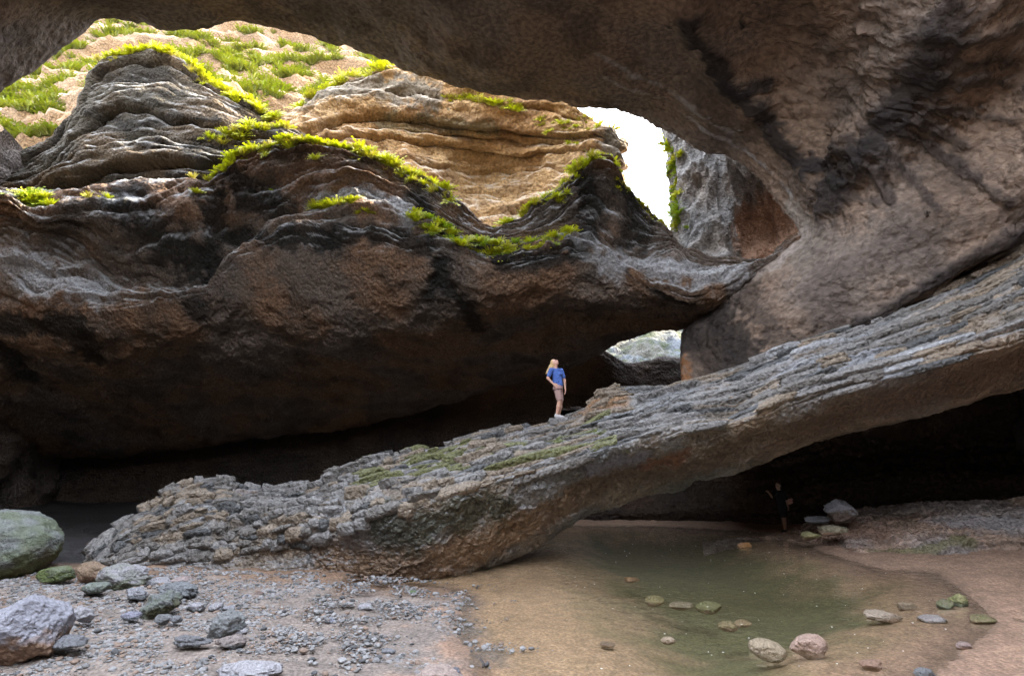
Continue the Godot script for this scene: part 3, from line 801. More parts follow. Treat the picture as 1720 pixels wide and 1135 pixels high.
# ---- the roof and the right-hand wall, wrapped round the opening ----
func build_roof() -> void:
	var N := 520
	var e0 := row_of([-200, 330, 19, -100, 240, 19, 0, 166, 19, 60, 112, 19.5, 110, 66, 20, 150, 38, 20.5, 190, 32, 21, 260, 36, 21, 340, 46, 21, 420, 42, 21, 500, 62, 21, 570, 82, 21, 640, 98, 21, 700, 124, 21, 780, 150, 21, 870, 163, 21, 960, 173, 21, 1050, 184, 21, 1100, 202, 20.8, 1160, 236, 20.4, 1230, 264, 20, 1285, 305, 19.5, 1322, 350, 19, 1346, 396, 18.3, 1305, 432, 18.4, 1262, 464, 18.7, 1215, 500, 19.2, 1165, 542, 19.9, 1146, 560, 20.3, 1147, 600, 19.3, 1152, 650, 18.3, 1158, 700, 18.2], N)
	var e1 := row_of([-260, 300, 17.5, -160, 200, 17.5, -40, 110, 17.5, 30, 60, 18, 90, 20, 18.5, 150, 2, 19, 200, 0, 19.3, 270, 2, 19.3, 345, 8, 19.3, 425, 10, 19.3, 510, 25, 19.2, 585, 42, 19.2, 655, 60, 19.2, 715, 84, 19.2, 790, 110, 19.2, 880, 126, 19.2, 975, 138, 19.2, 1075, 150, 19.2, 1130, 165, 19, 1195, 198, 18.7, 1265, 230, 18.4, 1320, 275, 18, 1360, 325, 17.5, 1385, 385, 17.2, 1345, 435, 17.5, 1300, 480, 17.8, 1255, 525, 18.2, 1215, 565, 18.6, 1195, 590, 18.8, 1195, 625, 18.4, 1198, 660, 17.9, 1205, 690, 18], N)
	var e2 := row_of([-420, 200, 14, -300, 60, 14, -140, -60, 14, -20, -90, 14.5, 80, -110, 15, 160, -120, 15.3, 225, -120, 15.5, 300, -110, 15.5, 370, -100, 15.6, 445, -90, 15.8, 530, -70, 16, 615, -40, 16.2, 690, -20, 16.3, 755, 0, 16.4, 830, 20, 16.5, 925, 40, 16.6, 1030, 55, 16.7, 1150, 70, 16.8, 1230, 85, 16.6, 1320, 110, 16.3, 1400, 150, 16, 1450, 200, 15.9, 1475, 270, 15.8, 1480, 360, 15.6, 1450, 430, 15.8, 1410, 480, 16.2, 1370, 525, 16.6, 1330, 560, 17, 1290, 595, 17.3, 1280, 625, 17.3, 1282, 650, 17.4, 1290, 675, 17.6], N)
	var e3 := row_of([-650, 100, 11, -550, -112, 11, -380, -210, 11, -200, -231, 11.3, -40, -245, 11.5, 80, -252, 11.8, 180, -245, 12, 290, -238, 12, 390, -231, 12, 480, -217, 12.2, 580, -203, 12.3, 680, -182, 12.5, 770, -161, 12.6, 850, -147, 12.7, 940, -126, 12.8, 1040, -112, 13, 1170, -98, 13.2, 1310, -84, 13.3, 1420, -63, 13.3, 1540, -21, 13.2, 1640, 50, 13.2, 1690, 130, 13.4, 1700, 230, 13.6, 1700, 330, 13.8, 1690, 400, 14.2, 1650, 440, 14.7, 1600, 475, 15.1, 1540, 510, 15.6, 1480, 540, 16.1, 1440, 575, 16.5, 1435, 610, 16.8, 1440, 640, 17], N)
	var e4 := PackedVector3Array()
	var e5 := PackedVector3Array()
	var e6 := PackedVector3Array()
	for i in N:
		var f := i / float(N - 1)
		var an := lerpf(PI, 0.0, clampf((f - 0.04) / 0.66, 0, 1))
		var rim_ := Vector3(0.3 + cos(an) * 10.2, 17.0, -0.5 - sin(an) * 8.7)
		var side := smoothstep(0.70, 0.80, f)
		var low_ := clampf((f - 0.74) / 0.26, 0, 1)
		rim_ = rim_.lerp(P(1850.0, lerpf(40.0, 520.0, low_), lerpf(13.6, 15.4, low_)), side)
		e4.append(rim_)
		e5.append((rim_ + Vector3(0, 3.0, -0.5)).lerp(P(2250.0, lerpf(0.0, 480.0, low_), 12.5), side))
		e6.append((rim_ + Vector3(0, 4.5, -5.0)).lerp(P(3000.0, lerpf(-100.0, 480.0, low_), 10.0), side))
	var t0 := PackedVector3Array()
	var t1 := PackedVector3Array()
	for i in N:
		var o: Vector3 = (e0[i] - Vector3(0, 6, -20))
		o.y = maxf(o.y, 1.0)
		o.z = 0
		var f := i / float(N - 1)
		var back_ := smoothstep(0.7, 0.8, f)
		t0.append(e0[i] + (o.normalized() * 1.2 + Vector3(0, 0.8, 0.3)).lerp(Vector3(0.5, 0, -1.2), back_))
		t1.append(e0[i] + (o.normalized() * 6.0 + Vector3(0, 1.5, 3.0)).lerp(Vector3(2.2, 0, -5.0), back_))
	var sh := sheet([t1, t0, e0, e1, e2, e3, e4, e5, e6], [6, 10, 34, 64, 60, 30, 14, 6], {"big": 0.4, "bigf": 0.14, "mid": 0.10, "midf": 0.5, "fine": 0.045, "finef": 2.6,
		"a": Color(0.25, 0.20, 0.165), "b": Color(0.285, 0.205, 0.15), "c": Color(0.10, 0.08, 0.068), "dark": 0.62, "cf": 0.2, "layers": [0.32, 0.12, 0.09, 0.3], "cols": [0.45, 0.55, 0.72, 0.78], "fade": Vector2(0.13, 0.33), "seed": 19})
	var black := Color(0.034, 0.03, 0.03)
	stain_or_light(sh, [1160, 10, 1170, 50, 1205, 85, 1225, 125, 1262, 165, 1292, 195, 1310, 235, 1345, 270, 1385, 285], 0.42, black, 0.92, 0.12, 0.8)
	stain_or_light(sh, [1620, -20, 1580, 70, 1530, 160, 1470, 235], 2.2, black, 0.0, 0.6, 0.2, 0.5)
	stain_or_light(sh, [1160, 20, 1205, 85, 1225, 125, 1262, 165], 1.0, black, 0.0, 0.3, 0.2, 0.3)
	stain_or_light(sh, [1225, 125, 1250, 150, 1295, 135], 0.22, black, 0.9, 0.1, 0.9)
	stain_or_light(sh, [1620, -30, 1590, 40, 1560, 100, 1530, 160, 1490, 210, 1450, 260, 1410, 300, 1385, 345, 1400, 330], 0.75, black, 0.84, 0.16, 0.7)
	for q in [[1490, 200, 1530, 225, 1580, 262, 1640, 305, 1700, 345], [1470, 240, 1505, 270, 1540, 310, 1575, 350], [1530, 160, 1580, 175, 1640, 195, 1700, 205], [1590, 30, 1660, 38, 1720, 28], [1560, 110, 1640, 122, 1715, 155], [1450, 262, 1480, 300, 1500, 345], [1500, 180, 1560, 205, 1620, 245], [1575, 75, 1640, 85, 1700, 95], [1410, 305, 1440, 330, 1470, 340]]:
		stain_or_light(sh, q, 0.3, black, 0.66, 0.08, 0.7, 0.75)
	for q in [[1010, 120, 1080, 150, 1160, 195, 1230, 245, 1290, 290], [1060, 120, 1140, 160, 1220, 215, 1290, 265], [1000, 90, 1090, 130, 1170, 175], [1180, 215, 1260, 265, 1330, 330]]:
		stain_or_light(sh, q, 0.11, Color(0.42, 0.40, 0.39), 0.7, 0.0, 0.9)
	stain_or_light(sh, [1215, 505, 1265, 470, 1310, 440, 1350, 405, 1356, 375, 1330, 345], 0.3, Color(0.42, 0.36, 0.31), 0.75, 0.0, 0.6)  # lit rim of the wall, its brightness painted into the colour
	stain_or_light(sh, [1160, 560, 1200, 580, 1230, 620, 1240, 650], 1.4, Color(0.03, 0.026, 0.024), 0.8, 0.0, 0.4)
	stain_or_light(sh, [1255, 490, 1285, 540, 1320, 600], 0.6, Color(0.05, 0.04, 0.035), 0.6, 0.0, 0.9)
	stain_or_light(sh, [1200, 520, 1260, 600, 1270, 640], 0.8, Color(0.04, 0.034, 0.03), 0.7, 0.0, 0.7)
	stain_or_light(sh, [1440, 540, 1540, 480, 1640, 430, 1720, 380], 0.25, black, 0.85, 0.25, 0.6)
	stain_or_light(sh, [1330, 350, 1370, 400, 1350, 430], 0.6, Color(0.32, 0.27, 0.22), 0.5, 0.0, 0.6)
	stain_or_light(sh, [1147, 600, 1150, 650], 0.25, Color(0.34, 0.16, 0.07), 0.9, 0.0, 0.9)
	rock(sh, "cave_roof", mats.roof)

# the layers of a rock mass as blocks: the largest blocks become parts of their own
func rock_in_blocks(sh: Dictionary, called: String, part: String, mat: Material, most: int) -> void:
	rough_out(sh)
	var n: int = sh.n
	var pos: PackedVector3Array = sh.pos
	var nb := grid_normals(sh.base, n, sh.m)
	var root := put(mesh_of(sh), called, mat)
	tag(root, "", "", "", "structure")
	var tints := [Color(0.30, 0.285, 0.265), Color(0.225, 0.205, 0.18), Color(0.33, 0.26, 0.185), Color(0.12, 0.12, 0.115), Color(0.20, 0.20, 0.075), Color(0.48, 0.48, 0.48)]
	var shapes := []
	for k in 10: shapes.append(block_mesh(60 + k))
	var all := []
	var ql: PackedFloat32Array = sh.q
	var sl: PackedFloat32Array = sh.s
	var q: float = ql[3]
	var r := 0
	while q < ql[int(sh.m * 0.70)]:
		var s := 0.2 * h1(r, 4)
		while s < sl[n - 1]:
			var f: float = minf(s / sl[n - 1] * 1.303, 1.0)
			var w := lerpf(0.4, 1.15, smoothstep(0.25, 0.6, f)) * lerpf(0.5, 1.9, pow(rng.randf(), 1.5))
			var i := clampi(sl.bsearch(s + w * 0.5), 1, n - 2)
			var qq: float = q + 0.035 * sl[i] - 0.2 + 0.14 * noise_b.get_noise_3dv(sh.base[i] * 6.0) + rng.randf_range(-0.03, 0.03) + 0.3 * (h1(floori(sl[i] / lerpf(0.8, 2.0, f)), 71) - 0.5)
			s += w
			var j := ql.bsearch(qq)
			if j < 3 or j > sh.m * lerpf(0.70, 0.545, smoothstep(0.16, 0.36, f)): continue
			var k := j * n + i
			var p := pix(sh.base[k])
			if p.x > 2150 or rng.randf() < lerpf(0.14, 0.3, smoothstep(0.4, 0.7, f)): continue
			var ax: Vector3 = ((sh.base[k + 1] as Vector3) - (sh.base[k - 1] as Vector3)).normalized()
			var nz: Vector3 = nb[k]
			var ay := nz.cross(ax).normalized()
			var size := Vector3(w * rng.randf_range(0.9, 1.06), 0.21 * rng.randf_range(0.5, 1.45) * lerpf(1.0, 0.75, smoothstep(0.2, 0.6, f)), rng.randf_range(0.3, 0.45))
			var bs := Basis(ax, ay, nz) * Basis.from_euler(Vector3(rng.randf_range(-0.32, 0.32), rng.randf_range(-0.2, 0.2), rng.randf_range(-0.15, 0.15)) * lerpf(0.9, 0.35, smoothstep(0.25, 0.5, f))) * Basis.from_scale(size)
			var t := Transform3D(bs, pos[k] + nz * lerpf(rng.randf_range(-0.17, 0.01), rng.randf_range(-0.17, -0.07), smoothstep(0.25, 0.5, f)))
			var tint := 0
			var z := rng.randf()
			var warm := noise_b.get_noise_3dv(sh.base[k] * 3.0)
			if z < 0.3: tint = 1
			elif z < 0.5 + 0.5 * warm: tint = 2
			elif z > 0.84: tint = 3
			var g := absf(p.y - (800.0 - (p.x - 620.0) * 0.19))
			if p.x > 590 and p.x < 1030 and g < 26.0 and rng.randf() < 0.45 + 0.7 * noise_a.get_noise_3dv(sh.base[k] * 9.0): tint = 4
			if p.x > 1280 and p.x < 1560 and absf(p.y - (625.0 - (p.x - 1280.0) * 0.16)) < 32.0 and rng.randf() < 0.5: tint = 5  # pale blocks carry the painted wet sheen
			if p.x > 1080 and j > sh.m * 0.5 and tint == 2: tint = 1
			if p.x > 985 and p.x < 1065 and p.y < 700: tint = 2
			var d := -(cam_basis.transposed() * (t.origin - cam_pos)).z
			all.append([size.x * size.y / d / d if p.x < 1735.0 else 0.0, t, rng.randi() % shapes.size(), tint])
		q += 0.185
		r += 1
	all.sort_custom(func(x, y): return x[0] > y[0])
	var rest := []
	for e in 6: rest.append([])
	var tinted := []
	for c in tints:
		var m2: StandardMaterial3D = (mat as StandardMaterial3D).duplicate()
		m2.albedo_color = (c as Color).linear_to_srgb()
		tinted.append(m2)
	sh.flat_mat = tinted[0]
	for k in all.size():
		var e: Array = all[k]
		if k < most:
			var o := put(shapes[e[2]], part, tinted[e[3]], root)
			o.transform = e[1]
		else: rest[e[3]].append(e)
	for t in 6:
		if rest[t].is_empty(): continue
		var mm := MultiMesh.new()
		mm.transform_format = MultiMesh.TRANSFORM_3D
		mm.mesh = shapes[t]
		mm.instance_count = rest[t].size()
		for k in rest[t].size(): mm.set_instance_transform(k, rest[t][k][1])
		var o := MultiMeshInstance3D.new()
		o.name = "small_rock_blocks"
		o.multimesh = mm
		o.material_override = tinted[t]
		root.add_child(o, true)
		o.set_meta("kind", "stuff")

# a weathered block: a box with worn, uneven edges, one metre a side
func block_mesh(seed_: int) -> ArrayMesh:
	var n := 17
	var m := 9
	var pos := PackedVector3Array()
	var col := PackedColorArray()
	var off := Vector3(seed_ * 2.3, 7, seed_ * 1.1)
	for j in m:
		var b := PI * j / float(m - 1)
		for i in n:
			var a := TAU * (i % (n - 1)) / float(n - 1)
			var d := Vector3(sin(b) * cos(a), cos(b), -sin(b) * sin(a))
			var l := pow(pow(absf(d.x), 7.0) + pow(absf(d.y), 7.0) + pow(absf(d.z), 7.0), 1.0 / 7.0)
			d = d / l * 0.52
			d *= 1.0 + 0.26 * noise_a.get_noise_3dv(d * 18.0 + off) + 0.14 * noise_f.get_noise_3dv(d * 40.0 + off)
			d += Vector3(0.10 * d.y, 0.14 * d.x * noise_b.get_noise_3dv(off), 0)
			pos.append(d)
			var v := 1.0 + 0.3 * noise_f.get_noise_3dv(d * 50.0 + off)
			col.append(Color(v, v, v))
	var sh := {"n": n, "m": m, "pos": pos, "col": col}
	var nn := grid_normals(pos, n, m)
	for j in m:
		var s := (nn[j * n] + nn[j * n + n - 1]).normalized()
		nn[j * n] = s; nn[j * n + n - 1] = s
	for i in n:
		nn[i] = Vector3.UP; nn[(m - 1) * n + i] = Vector3.DOWN
	sh.nor = nn
	return mesh_of(sh)

func arrays_mesh(v: PackedVector3Array, nn: PackedVector3Array, cc: PackedColorArray, idx: PackedInt32Array) -> ArrayMesh:
	var ar := []
	ar.resize(Mesh.ARRAY_MAX)
	ar[Mesh.ARRAY_VERTEX] = v
	ar[Mesh.ARRAY_NORMAL] = nn
	if cc: ar[Mesh.ARRAY_COLOR] = cc
	ar[Mesh.ARRAY_INDEX] = idx
	var am := ArrayMesh.new()
	am.add_surface_from_arrays(Mesh.PRIMITIVE_TRIANGLES, ar)
	return am

# ---- loose stones ----
# a stone: a ball cut by flat facets, worn by noise; size in metres; ca above, cb below, moss on its sides
func stone_mesh(seed_: int, size: Vector3, facets: int, wear: float, ca: Color, cb: Color, moss := 0.0, res := 22) -> ArrayMesh:
	var r := RandomNumberGenerator.new()
	r.seed = seed_
	var cuts := []
	for k in facets:
		var d := Vector3(r.randfn(), r.randfn(), r.randfn()).normalized()
		cuts.append([d, r.randf_range(0.6, 0.95)])
	var n := res * 2 + 1
	var m := res + 1
	var pos := PackedVector3Array()
	var col := PackedColorArray()
	var off := Vector3(seed_ * 3.7, seed_ * 1.3, 5.0)
	for j in m:
		var b := PI * j / float(m - 1)
		for i in n:
			var a := TAU * (i % (n - 1)) / float(n - 1)
			var d := Vector3(sin(b) * cos(a), cos(b), -sin(b) * sin(a))
			var rad := 1.0
			for c in cuts:
				var t := d.dot(c[0])
				if t > 0.2: rad = minf(rad, (c[1] as float) / t)
			rad = lerpf(rad, 0.9, 0.06)
			rad *= 1.0 + wear * noise_a.get_noise_3dv(d * 14.0 + off) + wear * 0.5 * noise_r.get_noise_3dv(d * 30.0 + off) + wear * 0.25 * noise_f.get_noise_3dv(d * 90.0 + off)
			pos.append(d * rad * size * 0.5 + Vector3(0, size.y * 0.42, 0))
			var nz := noise_b.get_noise_3dv(d * 18.0 + off)
			var c := cb.lerp(ca, smoothstep(-0.45, 0.1, d.y + 0.5 * nz))
			c = c.lerp(Color(0.10, 0.13, 0.03), moss * smoothstep(-0.2, 0.3, noise_b.get_noise_3dv(d * 11.0 - off) + 0.25 - 0.4 * d.y))
			c *= 1.0 + 0.35 * noise_f.get_noise_3dv(d * 60.0 + off)
			c.a = 1.0
			col.append(c)
	var sh := {"n": n, "m": m, "pos": pos, "col": col}
	var nn := grid_normals(pos, n, m)
	for j in m:
		var s := (nn[j * n] + nn[j * n + n - 1]).normalized()
		nn[j * n] = s; nn[j * n + n - 1] = s
	for i in n:
		nn[i] = Vector3.UP; nn[(m - 1) * n + i] = Vector3.DOWN
	sh.nor = nn
	return mesh_of(sh)

func floor_height(x: float, z: float) -> float:
	return floor_y(x, z, shore_gap(Vector2(x, z)))

# box of the stone in the photograph (left, top, right, bottom) gives its place on the floor and its size
func stone(box: Array, called: String, label: String, category: String, ca: Color, cb: Color, o := {}) -> MeshInstance3D:
	var uc: float = (box[0] + box[2]) / 2.0
	var p := floor_at(uc, box[3], o.get("y", 0.05))
	var d := (cam_basis.transposed() * (p - cam_pos)).length()
	d = -(cam_basis.transposed() * (p - cam_pos)).z
	var w: float = (box[2] - box[0]) * d / F
	var h: float = (box[3] - box[1]) * d / F * 0.92
	var depth: float = w * float(o.get("deep", 0.8))
	names["seed"] = int(names.get("seed", 40)) + 1
	var m := stone_mesh(names["seed"], Vector3(w * 1.03, h * 1.08, depth), o.get("facets", 14), o.get("wear", 0.14), ca, cb, o.get("moss", 0.0), o.get("res", 20))
	var s := put(m, called, mats.stone)
	if o.has("top"): p = floor_at(uc, (box[1] + box[3]) / 2.0, 0.0)
	var away := Vector3(p.x, 0, p.z).normalized() * depth * 0.35
	p += away
	var y: float = floor_height(p.x, p.z) if not o.has("y") else float(o.y)
	s.position = Vector3(p.x, y - h * float(o.get("sink", 0.1)), p.z)
	if o.has("top"): s.position = Vector3(p.x, float(o.top) - h * 0.95, p.z)
	s.rotation = Vector3(0, float(o.get("turn", 0.0)), float(o.get("tilt", 0.0)))
	tag(s, label, category, o.get("group", ""))
	return s

func build_stones() -> void:
	mats.stone = rock_mat("stone", 0.7, 1.1, 2.5, 0.9)
	var grey := Color(0.27, 0.27, 0.285)
	var pale := Color(0.34, 0.33, 0.34)
	var dark := Color(0.12, 0.125, 0.125)
	var tan_ := Color(0.33, 0.25, 0.165)
	var brown := Color(0.26, 0.16, 0.1)
	var g := "stones lying on the gravel"
	stone([-60, 1030, 106, 1155], "boulder", "large pale grey boulder with brown underside in the bottom left corner", "boulder", Color(0.30, 0.30, 0.335), brown, {"facets": 20, "wear": 0.1, "res": 60, "sink": 0.12})
	stone([-100, 868, 76, 992], "boulder", "big smooth rounded boulder stained green, at the left edge", "boulder", Color(0.21, 0.225, 0.21), Color(0.13, 0.125, 0.08), {"facets": 5, "wear": 0.07, "moss": 0.55, "res": 60, "deep": 1.0, "sink": 0.05})
	stone([122, 964, 180, 1001], "rock", "brown rounded rock between the green boulder and the rock bridge", "rock", Color(0.26, 0.18, 0.115), brown, {"wear": 0.1, "res": 30})
	stone([62, 974, 128, 1000], "rock", "low flat mossy green rock at the foot of the smooth green boulder", "rock", Color(0.15, 0.17, 0.1), dark, {"moss": 0.9, "res": 26, "group": g})
	stone([160, 967, 242, 1014], "boulder", "pale knobbly grey boulder in front of the left tip of the rock bridge", "boulder", pale, Color(0.17, 0.18, 0.13), {"wear": 0.2, "moss": 0.3, "res": 44})
	stone([130, 1009, 178, 1032], "rock", "low greenish grey rock left of the knobbly pale boulder's foot", "rock", Color(0.2, 0.22, 0.2), dark, {"moss": 0.25, "res": 24})
	stone([204, 1014, 243, 1038], "rock", "small grey lumpy rock below the knobbly pale boulder", "rock", grey, dark, {"wear": 0.2, "res": 24})
	stone([241, 1012, 302, 1060], "rock", "tall dark rock with mossy foot in the middle of the left gravel", "rock", Color(0.17, 0.18, 0.175), Color(0.07, 0.06, 0.04), {"wear": 0.25, "moss": 0.25, "res": 36, "tilt": 0.3})
	stone([262, 997, 328, 1024], "rock", "cracked dark grey flat rock behind the tall dark rock", "rock", Color(0.2, 0.21, 0.215), dark, {"wear": 0.3, "res": 30})
	stone([240, 988, 290, 1003], "slab", "thin pale slab lying right behind the knobbly boulder", "slab", pale, grey, {"res": 18})
	stone([282, 986, 320, 999], "slab", "pinkish pale slab lying at the foot of the rock bridge's left end", "slab", Color(0.36, 0.29, 0.27), grey, {"res": 18})
	stone([310, 1028, 342, 1047], "rock", "small pale angular rock right of the tall dark rock", "rock", pale, dark, {"res": 20})
	stone([348, 1030, 374, 1046], "rock", "small pale rock with dark base, rightmost of the pair beyond the tall dark rock", "rock", pale, dark, {"wear": 0.2, "res": 20})
	stone([346, 1050, 422, 1096], "rock", "long slanting dark grey rock pointing right, right of centre of the left gravel", "rock", Color(0.2, 0.205, 0.2), dark, {"wear": 0.2, "tilt": 0.35, "res": 32, "deep": 0.6})
	stone([358, 1096, 408, 1120], "slab", "brown and grey slab just below the long slanting rock", "slab", Color(0.24, 0.2, 0.18), dark, {"res": 24})
	stone([380, 1080, 412, 1094], "rock", "flat pale grey rock tucked under the slanting rock", "rock", pale, grey, {"res": 18})
	stone([254, 1064, 284, 1082], "rock", "dark rounded cobble below the tall dark rock, left of a pair", "rock", Color(0.17, 0.17, 0.17), dark, {"res": 20})
	stone([281, 1066, 302, 1081], "rock", "dark rounded cobble below the tall dark rock, right of a pair", "rock", Color(0.19, 0.19, 0.2), dark, {"res": 20})
	stone([198, 1062, 232, 1078], "rock", "flat bluish grey cobble left of the two dark cobbles", "rock", Color(0.24, 0.24, 0.29), dark, {"res": 20})
	stone([112, 1060, 150, 1090], "rock", "stack-like pale grey rock right of the bottom left boulder", "rock", pale, grey, {"wear": 0.25, "res": 24})
	stone([286, 1102, 348, 1122], "rock", "dark twisted flat rock lying left of the brown and grey slab", "rock", Color(0.16, 0.16, 0.165), dark, {"wear": 0.3, "res": 26, "deep": 0.5})
	stone([84, 1114, 134, 1142], "rock", "dark grey rock against the right foot of the bottom left boulder", "rock", Color(0.16, 0.16, 0.17), dark, {"wear": 0.2, "res": 24})
	stone([690, 1120, 775, 1150], "rock", "pinkish pale rock cut off by the bottom edge of the picture", "rock", Color(0.36, 0.28, 0.24), brown, {"res": 34})
	stone([748, 1117, 778, 1140], "rock", "dark split rock leaning on the pinkish rock at the bottom edge", "rock", Color(0.16, 0.16, 0.18), dark, {"wear": 0.3, "res": 22})
	stone([365, 1134, 470, 1160], "slab", "wide pale slab cut off by the bottom edge, below the brown and grey slab", "slab", pale, grey, {"res": 34, "deep": 0.5})
	stone([394, 990, 418, 1001], "rock", "small orange grey stone at the foot of the rock bridge", "rock", Color(0.3, 0.24, 0.19), brown, {"res": 16})
	stone([425, 1003, 443, 1018], "rock", "small dark brown stone standing alone on the gravel below the bridge", "rock", Color(0.16, 0.11, 0.09), dark, {"res": 16})
	stone([404, 1012, 424, 1023], "rock", "small grey stone just left of the small dark brown stone", "rock", grey, dark, {"res": 16})
	stone([392, 988, 410, 998], "rock", "small pale stone touching the rock bridge's foot", "rock", pale, dark, {"res": 16})
	stone([372, 1035, 394, 1046], "rock", "small flat grey stone between the pale pair and the slanting rock", "rock", grey, dark, {"res": 16})
	stone([686, 990, 704, 998], "rock", "small green stone on the rim of brown soil under the bridge", "rock", Color(0.12, 0.17, 0.1), dark, {"moss": 0.6, "res": 16})
	stone([640, 1088, 664, 1098], "rock", "thin dark flat stone on the gravel near the water's left edge", "rock", Color(0.2, 0.2, 0.21), dark, {"res": 16})
	stone([600, 1020, 628, 1032], "rock", "small pale flat stone in the middle of the gravel", "rock", pale, grey, {"res": 16})
	stone([545, 1046, 566, 1056], "rock", "small bluish stone near the middle of the gravel", "rock", Color(0.26, 0.27, 0.32), dark, {"res": 16})
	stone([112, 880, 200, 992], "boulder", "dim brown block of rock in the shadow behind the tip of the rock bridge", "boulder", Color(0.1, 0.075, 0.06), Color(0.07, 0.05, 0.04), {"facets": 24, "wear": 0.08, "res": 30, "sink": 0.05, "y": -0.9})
	# in and round the pool
	stone([1328, 1066, 1390, 1110], "boulder", "pink angular boulder standing out of the water at the near side", "boulder", Color(0.40, 0.275, 0.21), Color(0.22, 0.14, 0.09), {"y": -0.12, "facets": 16, "wear": 0.1, "res": 44, "sink": 0.0})
	stone([1257, 1078, 1318, 1112], "rock", "smooth tan rock in the water left of the pink boulder", "rock", Color(0.33, 0.26, 0.17), Color(0.2, 0.15, 0.1), {"y": -0.12, "facets": 6, "wear": 0.08, "tilt": -0.25, "res": 36, "sink": 0.0})
	stone([1453, 1027, 1514, 1047], "rock", "flat pale rock breaking the water right of the pool's middle", "rock", Color(0.34, 0.27, 0.2), brown, {"y": -0.1, "res": 30, "sink": 0.0})
	stone([1503, 1008, 1542, 1024], "rock", "flat tan rock awash beyond the flat pale rock", "rock", Color(0.27, 0.2, 0.13), brown, {"top": 0.02, "facets": 8, "res": 24, "sink": 0.0})
	stone([1547, 1035, 1592, 1050], "rock", "thin grey rock with a sharp tip at the pool's right side", "rock", Color(0.27, 0.24, 0.22), brown, {"y": -0.08, "res": 24, "sink": 0.0})
	stone([1574, 1007, 1604, 1027], "rock", "small mossy rock in the water, left of the yellow green one", "rock", Color(0.17, 0.155, 0.09), dark, {"y": -0.06, "moss": 0.4, "res": 24, "sink": 0.0})
	stone([1595, 998, 1626, 1022], "rock", "upright yellow green mossy rock at the pool's right shore", "rock", Color(0.25, 0.23, 0.1), dark, {"y": -0.06, "moss": 0.5, "res": 26, "sink": 0.0})
	stone([1630, 1023, 1672, 1041], "rock", "olive brown flat rock on the red sand at the shore", "rock", Color(0.2, 0.16, 0.08), brown, {"moss": 0.4, "res": 26})
	stone([1446, 1109, 1486, 1128], "rock", "reddish brown flat rock at the near shore of the pool", "rock", Color(0.27, 0.165, 0.11), brown, {"y": -0.04, "res": 24, "sink": 0.0})
	stone([1538, 1106, 1572, 1132], "rock", "dark bluish rock half sunk in the sand near the bottom right", "rock", Color(0.16, 0.16, 0.16), dark, {"wear": 0.2, "res": 24})
	stone([1608, 1070, 1632, 1085], "rock", "small pinkish grey stone on the red sand", "rock", Color(0.3, 0.22, 0.19), brown, {"res": 16})
	stone([1236, 911, 1264, 923], "rock", "orange rounded stone at the far side of the pool", "rock", Color(0.38, 0.19, 0.07), brown, {"y": -0.06, "res": 22, "sink": 0.0})
	stone([1046, 964, 1074, 974], "rock", "small orange stone in the shallow water under the bridge", "rock", Color(0.32, 0.19, 0.09), brown, {"top": -0.02, "facets": 8, "res": 18, "sink": 0.0})
	stone([1082, 992, 1118, 1011], "rock", "submerged olive stone, leftmost of the row in the pool's middle", "rock", Color(0.24, 0.2, 0.08), brown, {"top": -0.02, "facets": 8, "res": 22, "sink": 0.0})
	stone([1124, 1003, 1168, 1019], "rock", "submerged grey brown stone, middle of the row in the pool's middle", "rock", Color(0.25, 0.2, 0.12), brown, {"top": -0.02, "facets": 8, "res": 22, "sink": 0.0})
	stone([1168, 1002, 1213, 1023], "rock", "submerged mossy stone, rightmost of the row in the pool's middle", "rock", Color(0.2, 0.19, 0.08), brown, {"top": -0.02, "moss": 0.4, "facets": 8, "res": 22, "sink": 0.0})
	stone([1206, 1036, 1242, 1053], "rock", "submerged tan stone, left of two touching ones beyond the tan rock", "rock", Color(0.27, 0.21, 0.1), brown, {"top": -0.02, "facets": 8, "res": 22, "sink": 0.0})
	stone([1232, 1034, 1262, 1048], "rock", "submerged tan stone, right of two touching ones beyond the tan rock", "rock", Color(0.28, 0.2, 0.1), brown, {"top": -0.02, "facets": 8, "res": 20, "sink": 0.0})
	stone([1008, 1072, 1034, 1082], "rock", "thin dark stone lying in the shallow water left of the pool's middle", "rock", Color(0.2, 0.14, 0.09), brown, {"top": -0.02, "facets": 8, "res": 16, "sink": 0.0})
	stone([1108, 1068, 1136, 1080], "rock", "pale flat stone awash in the shallows left of the tan rock", "rock", Color(0.33, 0.25, 0.17), brown, {"top": 0.02, "facets": 8, "res": 18, "sink": 0.0})
	# on the bank
	stone([1384, 834, 1442, 874], "boulder", "blue grey boulder at the head of the rocky bank", "boulder", Color(0.30, 0.30, 0.32), Color(0.18, 0.14, 0.11), {"y": 0.75, "wear": 0.2, "res": 36, "sink": 0.0})
	stone([1352, 866, 1396, 882], "slab", "thin grey slab leaning left of the blue grey boulder", "slab", Color(0.30, 0.3, 0.31), dark, {"y": 0.55, "wear": 0.2, "res": 24, "sink": 0.0})
	stone([1344, 892, 1378, 908], "rock", "yellow mossy rock on the left end of the bank", "rock", Color(0.32, 0.29, 0.14), brown, {"y": 0.25, "moss": 0.3, "wear": 0.2, "res": 24, "sink": 0.0})
	stone([1378, 884, 1428, 900], "rock", "row of yellowish lumps of rock in the middle of the bank", "rock", Color(0.34, 0.30, 0.2), brown, {"y": 0.4, "wear": 0.35, "res": 26, "sink": 0.0})
	# two pieces of driftwood
	var w1 := tube([floor_at(100, 1082, 0.28), floor_at(120, 1088, 0.3), floor_at(150, 1089, 0.28), floor_at(172, 1093, 0.24)], [0.045, 0.035, 0.03, 0.018])
